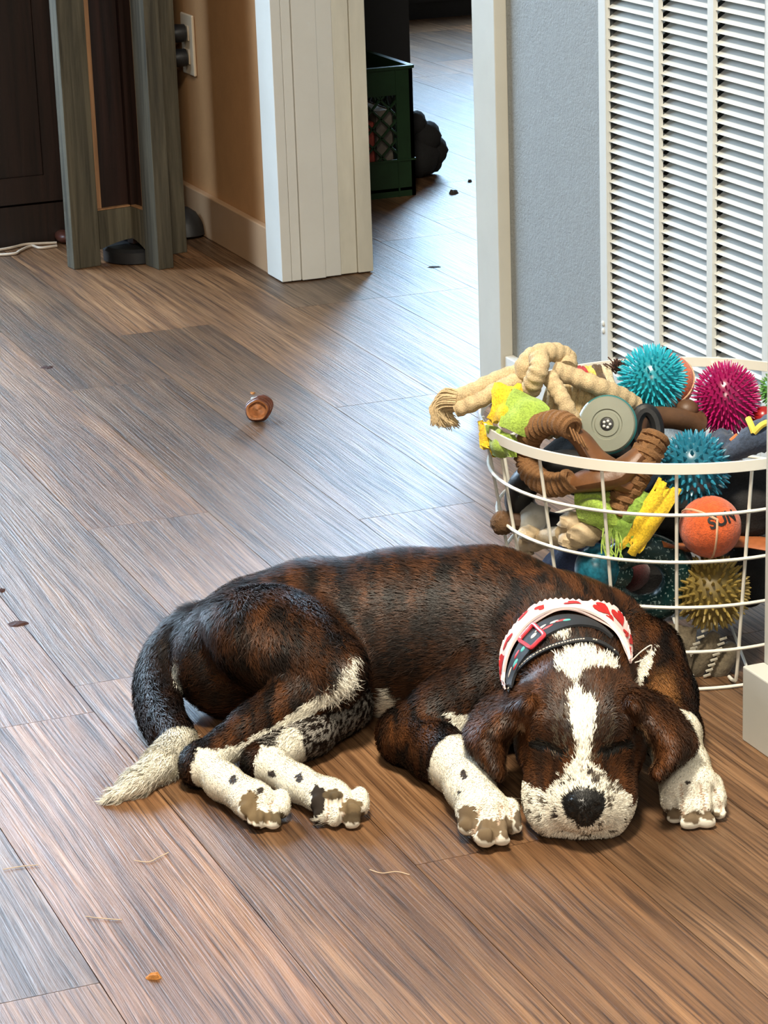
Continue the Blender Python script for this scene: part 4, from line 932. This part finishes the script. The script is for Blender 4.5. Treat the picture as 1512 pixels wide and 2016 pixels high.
tag(br_.build('rubber_ring', m_blk), 'thick black rubber ring inside the left of the basket', 'dog toy', 'dog toys in the wire basket')
# teal speckled rubber tug
kk = NT('speckled_teal_rubber'); mp = kk.coord('Object'); nn = kk.noise(mp.outputs[0], 330, 2, .5); rp = kk.ramp(nn.outputs['Fac'], [(.60, (.006, .035, .036)), (.66, (.30, .42, .40))]); kk.l(rp.outputs[0], kk.b.inputs['Base Color']); kk.b.inputs['Roughness'].default_value = .3; m_speck = kk.m
tt = toy('rubber_tug', B(1250, 1140, -.12), 'dark teal speckled rubber tug loop above the puppy')
MB().tube([B(1265, 1140, -.110)+E1*.037*math.cos(t)+(E3*.036-E2*.006)*math.sin(t) for t in np.linspace(0, 2*math.pi, 41)[:-1]], .0165, 14, True).build('loop', m_speck, tt)
MB().ball(B(1178, 1118, -.120), (.026, .022, .026), 24, 14).build('end_ball', M_('speckled_blue_rubber', (.015, .13, .19), .3, .5, 200), tt)
MB().tube(catmull([B(1190, 1120, -.12), B(1210, 1126, -.118), B(1228, 1134, -.112)], 4), .014, 12).build('neck', m_speck, tt)
tag(MB().ball(B(1228, 1130, -.03), (.03, .026, .02), 20, 12).build('plush_ball', mat_cloth('dark_red_plush', (.09, .012, .012))), 'dark red plush ball glimpsed behind the teal loop', 'dog toy', 'dog toys in the wire basket')
# leather strip behind the tennis ball
ls = MB(); Pst = catmull([B(1292, 1068, -.12), B(1340, 1078, -.095), B(1400, 1072, -.085), B(1460, 1066, -.095), B(1512, 1072, -.11), B(1550, 1078, -.10)], 8)
ls.tube(Pst, .0175, 10, flat=.22, up=(0, 0, 1)); tag(ls.build('leather_strip', M_('tan_leather', (.36, .11, .035), .5, .25, 60, .3, 200)), 'orange brown leather strip running behind the tennis ball', 'dog toy', 'dog toys in the wire basket')
# laced grey suede toy at the bottom
m_suede = mat_cloth('grey_brown_suede', (.17, .135, .085), 260)
sd_ = toy('laced_suede_toy', B(1350, 1290, -.12), 'grey brown suede toy with criss cross lacing at the basket bottom')
quadcloth((1240, 1228, -.12), (1372, 1236, -.12), (1352, 1330, -.14), (1262, 1310, -.14), m_suede, 'suede_flap', sd_, .008, bulge=.016, seed=9)
for (xa, ya), (xb, yb) in (((1410, 1246), (1352, 1338)), ((1442, 1266), (1400, 1340))):
    P = catmull([B(xa, ya, -.118), B((xa+xb)/2+3, (ya+yb)/2, -.126), B(xb, yb, -.122)], 6)
    MB().tube(P, np.interp(np.linspace(0, 1, len(P)), [0, .25, .75, 1], [.005, .0115, .0115, .005]), 12).build('suede_roll', m_suede, sd_)
m_lace = M_('pale_lace', (.45, .42, .34), .8, .15, 100)
for (xa, ya), (xb, yb), n in (((1388, 1242), (1346, 1306), 6), ((1424, 1258), (1392, 1330), 8), ((1366, 1276), (1338, 1316), 4)):
    for i in range(n):
        f_ = i/(n-1); x = xa+(xb-xa)*f_; y = ya+(yb-ya)*f_; MB().tube([B(x-7, y+2, -.139), B(x+7, y-3, -.139)], .0014, 5).build('lace', m_lace, sd_)
# denim shoe toy on the right, striped cloth, brown tuft, added dark filler for the shaded interior
m_denim = mat_cloth('dark_denim', (.045, .065, .11), 300)
dn_ = toy('denim_toy', B(1480, 880, -.10), 'dark denim fabric toy with yellow lace at the right rim')
MB().tube(catmull([B(1432, 900, -.09), B(1462, 878, -.10), B(1500, 858, -.10), B(1545, 845, -.08)], 6), [.010+.001*i for i in range(19)], 14, flat=.8, wob=lambda i, k: 1+.07*math.sin(i*2+k)).build('denim_roll', m_denim, dn_)
m_ylace = M_('yellow_lace', (.75, .55, .08), .7, .1, 100)
for pts in ([(1473, 824, -.105), (1480, 840, -.115), (1484, 852, -.118)], [(1484, 852, -.118), (1498, 838, -.118), (1510, 832, -.115)]): MB().tube(catmull([B(*p) for p in pts], 5), .0034, 8).build('lace', m_ylace, dn_)
for q in range(3): MB().tube([B(1438+q*13, 868+q*3, -.10), B(1452+q*13, 856+q*2, -.098)], .0022, 6).build('stripe', M_('orange_stitch', (.55, .16, .04), .7), dn_)
quadcloth((1402, 852, -.055), (1438, 848, -.05), (1452, 886, -.085), (1410, 890, -.09), m_denim, 'denim_flap', dn_, .005, seed=10)
scl = toy('striped_cloth', B(1170, 735, .06), 'red yellow striped cloth behind the cream rope', 'cloth')
for q, col in enumerate(((.40, .02, .02), (.72, .55, .10), (.10, .06, .03), (.70, .60, .40))):
    quadcloth((1135+q*16, 722, .06), (1150+q*16, 722, .06), (1170+q*15, 772, .03), (1156+q*15, 772, .03), mat_cloth('stripe_%d' % q, col), 'stripe', scl, .004, 6, 8, seed=20+q)
tf_ = MB(); rr = random.Random(5)
for q in range(60):
    p = B(1216+rr.gauss(0, 3), 728+rr.gauss(0, 3), .05); tf_.tube([p, p+np.array([rr.gauss(0, .006), rr.gauss(0, .006), rr.uniform(.002, .011)])], .0008, 4)
tag(tf_.build('yarn_tuft', M_('brown_yarn', (.07, .03, .02), .9)), 'small dark brown yarn tuft at the back rim', 'dog toy', 'dog toys in the wire basket')
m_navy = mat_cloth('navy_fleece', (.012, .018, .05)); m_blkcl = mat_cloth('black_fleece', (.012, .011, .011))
def heap(px, py, t, r, mat, name, label, sd):  # dark bundles added to close the view through the basket's shaded inside
    c = B(px, py, t); c[2] = max(c[2], r[2]*1.16+.007); return tag(MB().ball(c, r, 30, 18, noise=lambda d: .07*math.sin(d[0]*5+sd)+.06*math.sin(d[1]*7+sd*2)+.05*math.sin(d[2]*8)).build(name, mat), label, 'dog toy', 'dog toys in the wire basket')
heap(1150, 1130, -.01, (.045, .055, .040), m_navy, 'dark_filler', 'added navy fleece filler low behind the puppy', 1)
heap(1335, 985, .06, (.060, .048, .036), m_blkcl, 'dark_filler', 'added black filler in the dark middle of the basket', 2)
heap(1462, 1190, .055, (.040, .052, .046), m_blkcl, 'dark_filler', 'added black filler in the shade low on the right', 3)
heap(1475, 985, -.05, (.042, .045, .042), m_blkcl, 'dark_filler', 'added black filler in the shade under the denim toy', 4)
heap(1285, 1195, .06, (.040, .052, .044), m_blkcl, 'dark_filler', 'added black filler in the shade behind the suede flap', 5)
heap(1185, 905, .03, (.062, .045, .042), m_blkcl, 'dark_filler', 'added black filler in the shade behind the leather tug toy', 6)

# ------------------------------------------------------------------ hall corner: cross shaped pedestal, cabinet, outlet, cord
m_weather = mat_wood('weathered_grey_wood', (.030, .025, .014), (.115, .098, .062), (90, 90, 4), .75, .7)
m_ledge = mat_wood('orange_lit_wood', (.20, .10, .045), (.38, .20, .09), (90, 90, 6), .6, .4)  # orange light on ledges and inner edges, put into the wood colour
m_espresso = mat_wood('espresso_wood', (.006, .003, .002), (.030, .012, .008), (60, 60, 2.5), .45, .3)
PC = np.array([1.335, 4.668, 0]); th_ = .17
ped = empty('pedestal_table', tuple(PC), 'weathered grey wood pedestal with cross shaped fins before the dark cabinet', 'table')
def finbox(mb, d, s, r0, r1, w, z0, z1):
    p = [PC+d*r0-s*w/2, PC+d*r1-s*w/2, PC+d*r1+s*w/2, PC+d*r0+s*w/2]
    mb.add([q+E3*z for z in (z0, z1) for q in p], [(3, 2, 1, 0), (4, 5, 6, 7), (0, 1, 5, 4), (1, 2, 6, 5), (2, 3, 7, 6), (3, 0, 4, 7)]); return mb
for i in range(4):
    a = math.pi+th_+i*math.pi/2; d = np.array([math.cos(a), math.sin(a), 0]); s = np.array([-d[1], d[0], 0]); R1 = (.134, .118, .096, .13)[i]; R0 = R1-.054
    finbox(MB(), d, s, R0, R1, .030, 0, .93).build('post', m_weather, ped, smooth=False, bevel=.0015)
    n = 8; poly = [(.012, .100), (R0-.0005, .100), (R0-.0005, .030)]+[(R0-(R0-.012)*k_/n, .030+.012*math.sin(math.pi/2*k_/n)) for k_ in range(1, n+1)]
    MB().prism(poly, PC-s*.015, d, E3, s*.030).build('rail', m_weather, ped, smooth=False)
    finbox(MB(), d, s, .014, R0-.001, .026, .1005, .103).build('rail_ledge', m_ledge, ped, smooth=False)
    finbox(MB(), d, s, .0135, R0-.0105, .008, .1035, .90).build('inset_panel', m_espresso, ped, smooth=False)
    finbox(MB(), d, s, R0-.0100, R0-.0005, .020, .1035, .90).build('inner_lip', m_ledge, ped, smooth=False)
finbox(MB(), np.array([math.cos(th_), math.sin(th_), 0]), np.array([-math.sin(th_), math.cos(th_), 0]), -.0115, .0115, .023, .03, .93).build('core', m_espresso, ped, smooth=False)
MB().lathe([(.050, .0005), (.062, .002), (.062, .022), (.055, .0275), (.03, .028)], PC, n=40).build('base_disc', m_blk, ped)
MB().lathe([(.16, .931), (.175, .935), (.175, .955), (.17, .96)], PC, n=48).build('table_top', m_weather, ped)

cab = empty('cabinet', (1.26, 5.1, 0), 'dark espresso wood cabinet standing behind the grey pedestal', 'cabinet')
CX0, CX1, CY0, CY1 = 1.085, 1.44, 4.885, 5.37
MB().box((CX0, CY0+.018, .0), (CX1, CY1, 2.0)).build('carcass', m_espresso, cab, smooth=False)
for x0, x1 in ((CX0+.004, 1.2605), (1.2635, CX1-.004)):
    f = MB(); w_ = .035; f.box((x0, CY0, .08), (x0+w_, CY0+.017, 1.95)); f.box((x1-w_, CY0, .08), (x1, CY0+.017, 1.95)); f.box((x0+w_, CY0, .08), (x1-w_, CY0+.017, .13)); f.box((x0+w_, CY0, 1.9), (x1-w_, CY0+.017, 1.95))
    dr = f.build('door', m_espresso, cab, smooth=False); MB().box((x0+w_+.0005, CY0+.007, .1305), (x1-w_-.0005, CY0+.016, 1.8995)).build('door_panel', m_espresso, dr, smooth=False)
MB().box((CX0+.004, CY0+.004, .0), (CX1-.004, CY0+.0175, .075)).build('kick_plate', m_espresso, cab, smooth=False)

m_plate = M_('ivory_plate', (.62, .50, .36), .35, .05, 20)
ol = empty('wall_outlet', (XW-.001, 4.853, .355), 'ivory double outlet plate on the tan hall wall', 'outlet')
MB().box((XW-.0065, 4.818, .298), (XW-.0005, 4.888, .412)).build('cover_plate', m_plate, ol, smooth=False, bevel=.0025)
for z in (.333, .377): MB().box((XW-.0085, 4.838, z-.014), (XW-.0066, 4.868, z+.014)).build('socket', m_plate, ol, smooth=False, bevel=.0008)
for z, lb in ((.377, 'black plug in the upper socket of the hall outlet'), (.331, 'black plug in the lower socket of the hall outlet')):
    e = empty('power_plug', (XW-.0087, 4.853, z), lb, 'plug', 'plugs in the hall outlet')
    MB().lathe([(.010, .0), (.0165, .002), (.0175, .018), (.014, .027), (.006, .031)], (XW-.0087, 4.853, z), (-1, 0, 0), 20).build('plug_body', m_blk, e)

adp = empty('power_adapter', tuple(onz(126, 480)), 'small reddish brown power adapter on the floor behind the pedestal', 'adapter')
pa = onz(126, 478)
MB().ball(pa+E3*.0125, (.016, .03, .012), 20, 12).build('adapter_body', M_('brown_plastic', (.10, .03, .02), .4), adp)
m_cord = M_('white_cord', (.62, .52, .42), .5)
for k_, pts in enumerate(([(112, 478), (85, 479), (50, 481), (20, 488), (-30, 497)], [(112, 484), (80, 488), (62, 484), (40, 493), (25, 500), (-30, 503)])):
    MB().tube(catmull([onz(x, y, .003) for x, y in pts], 6), .0026, 8).build('cord', m_cord, adp)
bp = onz(383, 470)+np.array([.004, .03, 0])
tag(MB().lathe([(.028, .0005), (.040, .006), (.036, .022), (.022, .046), (.008, .056)], bp-np.array([.012, .0, 0]), n=28).build('rubber_doorstop', m_blk), 'black rounded doorstop at the foot of the tan wall', 'doorstop')

# ------------------------------------------------------------------ far room: green crate with its load, tall black cabinet, dark chest
m_crate = M_('dark_green_plastic', (.010, .032, .012), .35, .15, 30)
KX0, KX1, KY0, KY1, KH = 1.705, 2.007, 4.955, 5.257, .262
crate = empty('milk_crate', ((KX0+KX1)/2, (KY0+KY1)/2, 0), 'dark green plastic milk crate just beyond the doorway', 'crate')
MB().box((KX0, KY0, .012), (KX1, KY1, .018)).build('floor_panel', m_crate, crate, smooth=False)
def side(p0, u, n, Lw, nm):
    p0, u, n = [np.asarray(v, float) for v in (p0, u, n)]; mb = MB()
    def slab(a0, a1, z0, z1, t0=0, t1=.008): mb.add([p0+u*a+n*t+E3*z for a, t in ((a0, t0), (a1, t0), (a1, t1), (a0, t1)) for z in (z0, z1)], [(0, 2, 4, 6), (1, 7, 5, 3), (0, 1, 3, 2), (2, 3, 5, 4), (4, 5, 7, 6), (6, 7, 1, 0)])
    slab(0, Lw, .0, .075); slab(0, Lw, .205, KH); slab(0, .035, .075, .205); slab(Lw-.035, Lw, .075, .205)
    slab(0, Lw, KH-.006, KH, -.004, .0); slab(0, Lw, .072, .076, -.003, 0); slab(Lw-.037, Lw-.034, 0, KH, -.002, 0)
    mb.build(nm, m_crate, crate, smooth=False)
    for sg in (1, -1):
        for k_ in range(-2, 8):
            c = .035+k_*.038; pts = []
            for z in (.075, .205):
                a = c+(z-.075) if sg == 1 else c+.13-(z-.075); pts.append((a, z))
            (a0, z0), (a1, z1) = pts
            def clip(a0, z0, a1, z1, lo, hi):
                if a0 > a1: a0, z0, a1, z1 = a1, z1, a0, z0
                if a1 < lo or a0 > hi: return None
                if a0 < lo: z0 = z0+(z1-z0)*(lo-a0)/(a1-a0); a0 = lo
                if a1 > hi: z1 = z0+(z1-z0)*(hi-a0)/(a1-a0); a1 = hi
                return a0, z0, a1, z1
            r = clip(a0, z0, a1, z1, .035, Lw-.035)
            if r and r[2]-r[0] > .01: MB().tube([p0+u*r[0]+E3*r[1]+n*.004, p0+u*r[2]+E3*r[3]+n*.004], .0028, 5).build('lattice_bar', m_crate, crate, smooth=False)
side((KX0, KY0, 0), (1, 0, 0), (0, 1, 0), KX1-KX0, 'side_panel'); side((KX0, KY1, 0), (1, 0, 0), (0, -1, 0), KX1-KX0, 'side_panel')
side((KX0, KY0, 0), (0, 1, 0), (1, 0, 0), KY1-KY0, 'side_panel'); side((KX1, KY0, 0), (0, 1, 0), (-1, 0, 0), KY1-KY0, 'side_panel')
rr = random.Random(12); cols = [(.42, .36, .26), (.30, .035, .025), (.45, .40, .30), (.25, .10, .035), (.34, .05, .03), (.12, .10, .08)]
nm_ = ['cream', 'dark red', 'pale cream', 'brown', 'red', 'charcoal']
for q in range(6):
    x = KX0+.045+q*.040; h = rr.uniform(.13, .19)
    b = empty('book', (x, KY0+.06, .019), '%s book standing in the green crate' % nm_[q], 'book', 'books in the green crate')
    MB().box((x-.017, KY0+.022, .019), (x+.017, KY0+.18, .019+h)).build('pages', M_('paper_%d' % q, (.42, .36, .26), .8), b, smooth=False)
    cv = MB(); cv.box((x-.0185, KY0+.018, .019), (x+.0185, KY0+.0215, .021+h)); cv.box((x-.0188, KY0+.018, .019), (x-.0172, KY0+.182, .021+h)); cv.box((x+.0172, KY0+.018, .019), (x+.0188, KY0+.182, .021+h)); cv.build('cover', M_('cover_%d' % q, cols[q], .6, .35, 35), b, smooth=False)
tall = empty('wardrobe', (1.92, 5.5, 0), 'tall black wardrobe in the dark room behind the green crate', 'wardrobe')
m_black = M_('black_lacquer', (.006, .006, .007), .6)
MB().box((1.70, 5.345, .0), (2.158, 5.75, 1.9)).build('carcass', m_black, tall, smooth=False)
for x0, x1 in ((1.704, 1.926), (1.930, 2.154)): MB().box((x0, 5.327, .06), (x1, 5.3445, 1.88)).build('door', m_black, tall, smooth=False)
lump = MB(); r5 = random.Random(2)
for a, b_, z, r in ((2.085, 5.13, .045, .045), (2.10, 5.12, .085, .032), (2.075, 5.12, .115, .026), (2.125, 5.14, .05, .030), (2.118, 5.13, .075, .018), (2.06, 5.15, .06, .04), (2.12, 5.15, .028, .0275)): lump.ball((a, b_, z+.001), (r, r, r), 16, 10, noise=lambda d: .05*math.sin(d[0]*9+d[2]*11))
tag(lump.build('plush_toy', m_blkcl), 'dark lumpy plush toy beside the green crate', 'plush toy')
ch = empty('chest', (2.9, 7.7, 0), 'low dark chest at the far end of the next room', 'chest')
MB().box((2.45, 7.47, .0), (3.5, 7.93, .62)).build('carcass', m_black, ch, smooth=False); MB().box((2.43, 7.45, .621), (3.52, 7.94, .645)).build('top', m_black, ch, smooth=False)
for k_ in range(3): MB().box((2.47, 7.455, .05+k_*.19), (3.48, 7.469, .225+k_*.19)).build('drawer', m_black, ch, smooth=False)

# ------------------------------------------------------------------ small things on the floor
hc = onz(512, 828); m_hoof = M_('hoof_horn', (.115, .035, .018), .35, .4, 120, .5, 220, .002, stretch=(1, 1, 3)); m_hoofin = M_('hoof_marrow', (.34, .13, .045), .6, .4, 160, .5, 300)
hoof = empty('chew_hoof', tuple(hc), 'small curled reddish brown hoof chew lying alone on the floor', 'dog chew')
hd = unit(-E2*.95+E1*(-.30)+E3*.22); ctr = hc+E3*.0155+E2*.002
sh = MB(); x_, y_, d_ = frame(hd); V = []; F = []; nn_ = 26; rows = [(.0150, .0120), (.0166, .0105), (.0172, .004), (.0168, -.004), (.0150, -.012), (.0118, -.019), (.006, -.024), (.0001, -.026)]
def hp(r, h, a): return ctr+d_*(h-.003*math.cos(a)*(h > 0))+E3*(.010*(max(.012-h, 0)/.038)**1.3)+(x_*math.cos(a)*1.0+y_*math.sin(a)*.98)*r*(1+.05*math.sin(2*a+.6)+.03*math.sin(5*a))
for r, h in rows:
    for k_ in range(nn_): V.append(hp(r, h, 2*math.pi*k_/nn_))
for i in range(len(rows)-1):
    for k_ in range(nn_): F.append((i*nn_+k_, i*nn_+(k_+1) % nn_, (i+1)*nn_+(k_+1) % nn_, (i+1)*nn_+k_))
V2 = []
for r, h in ((.0150, .0120), (.0122, .0112), (.0115, .0070), (.0105, .0050), (.0060, .0062), (.0001, .0066)):
    for k_ in range(nn_): V2.append(hp(r, h, 2*math.pi*k_/nn_))
for p in V+V2: p[2] = max(p[2], .0006)
sh.add(V, F).build('horn_shell', m_hoof, hoof)
F2 = [(i*nn_+k_, (i+1)*nn_+k_, (i+1)*nn_+(k_+1) % nn_, i*nn_+(k_+1) % nn_) for i in range(5) for k_ in range(nn_)]
MB().add(V2, F2).build('hollow', m_hoofin, hoof)
for h, rr_ in ((.006, .0192), (-.004, .0186), (-.012, .0168)):
    Pn = [hp(rr_-.0018, h, a) for a in np.linspace(0, 2*math.pi, 40)]
    for p in Pn: p[2] = max(p[2], .0015)
    MB().tube(Pn, .0014, 6).build('growth_ridge', m_hoof, hoof)
MB().ball(ctr-E1*.011+E3*.016-d_*.008, (.004, .004, .003), 12, 8).build('pale_chip', M_('pale_horn', (.45, .44, .42), .5), hoof)
def flake(px, py, w_, h_, mat, name, label, cat, sd, th=.0018):
    r = random.Random(sd); c = onz(px, py, 0); n = 13; top = []; k_ = onz(px+10, py, 0)-c; s_ = 10/np.linalg.norm(k_)
    for i in range(n):
        a = 2*math.pi*i/n; q = .65+.5*r.random(); top.append(c+E1*math.cos(a)*w_/2*q+E2*math.sin(a)*h_/2*q)
    mb = MB(); V = [p+E3*.0002 for p in top]+[c+(p-c)*.7+E3*(th*(.5+r.random())) for p in top]+[c+E3*th*1.2]
    mb.add(V, [tuple(range(n))[::-1]]+[(i, (i+1) % n, n+(i+1) % n, n+i) for i in range(n)]+[(n+i, n+(i+1) % n, 2*n) for i in range(n)])
    return tag(mb.build(name, mat, smooth=False), label, cat)
m_leaf = M_('dry_leaf', (.045, .014, .010), .8, .4, 300); m_crumb = M_('kibble', (.42, .17, .035), .8, .35, 300, .5, 500); m_mud = M_('dried_mud', (.05, .042, .035), .9, .3, 200)
flake(92, 724, .022, .016, m_leaf, 'leaf_fragment', 'dark red leaf fragment on the floor below the pedestal', 'leaf', 1)
flake(34, 1229, .024, .019, m_leaf, 'leaf_fragment', 'largest dark leaf fragment at the left edge of the floor', 'leaf', 2)
flake(3, 1163, .010, .012, m_leaf, 'leaf_fragment', 'tiny leaf fragment cut by the left picture edge', 'leaf', 3)
flake(305, 1925, .015, .010, m_crumb, 'kibble_crumb', 'flat orange kibble crumb on the floor in the foreground', 'crumb', 4, .003)
flake(893, 381, .022, .022, m_mud, 'mud_clod', 'dark mud clod on the bluish floor beyond the doorway', 'dirt', 5, .006)
flake(925, 358, .009, .010, m_mud, 'mud_clod', 'tiny mud speck behind the larger clod in the far room', 'dirt', 6, .004)
flake(855, 526, .030, .020, m_mud, 'mud_smear', 'brown mud smear on the floor in the doorway', 'dirt', 7, .0008)
flake(498, 775, .008, .012, m_crumb, 'kibble_crumb', 'pale crumb on the floor just behind the hoof chew', 'crumb', 8, .002)
m_hair = M_('pale_hair', (.55, .42, .28), .5)
for pts, lb in (([(264, 1694), (292, 1697), (312, 1688), (332, 1678)], 'pale stray hair on the floor left of the white tail tip'), ([(6, 1712), (40, 1706), (76, 1703)], 'pale stray hair at the lower left edge of the floor'), ([(728, 1712), (752, 1719), (780, 1716), (806, 1722)], 'pale stray hair on the floor before the hind paws'), ([(168, 1804), (200, 1808), (240, 1811)], 'pale stray hair on the floor above the orange crumb'), ([(1008, 1571), (1030, 1573), (1040, 1572)], 'pale stray hair on the floor beside the puppy chin')):
    tag(MB().tube(catmull([onz(x, y, .0012) for x, y in pts], 6), .00045, 5).build('stray_hair', m_hair), lb, 'hair')
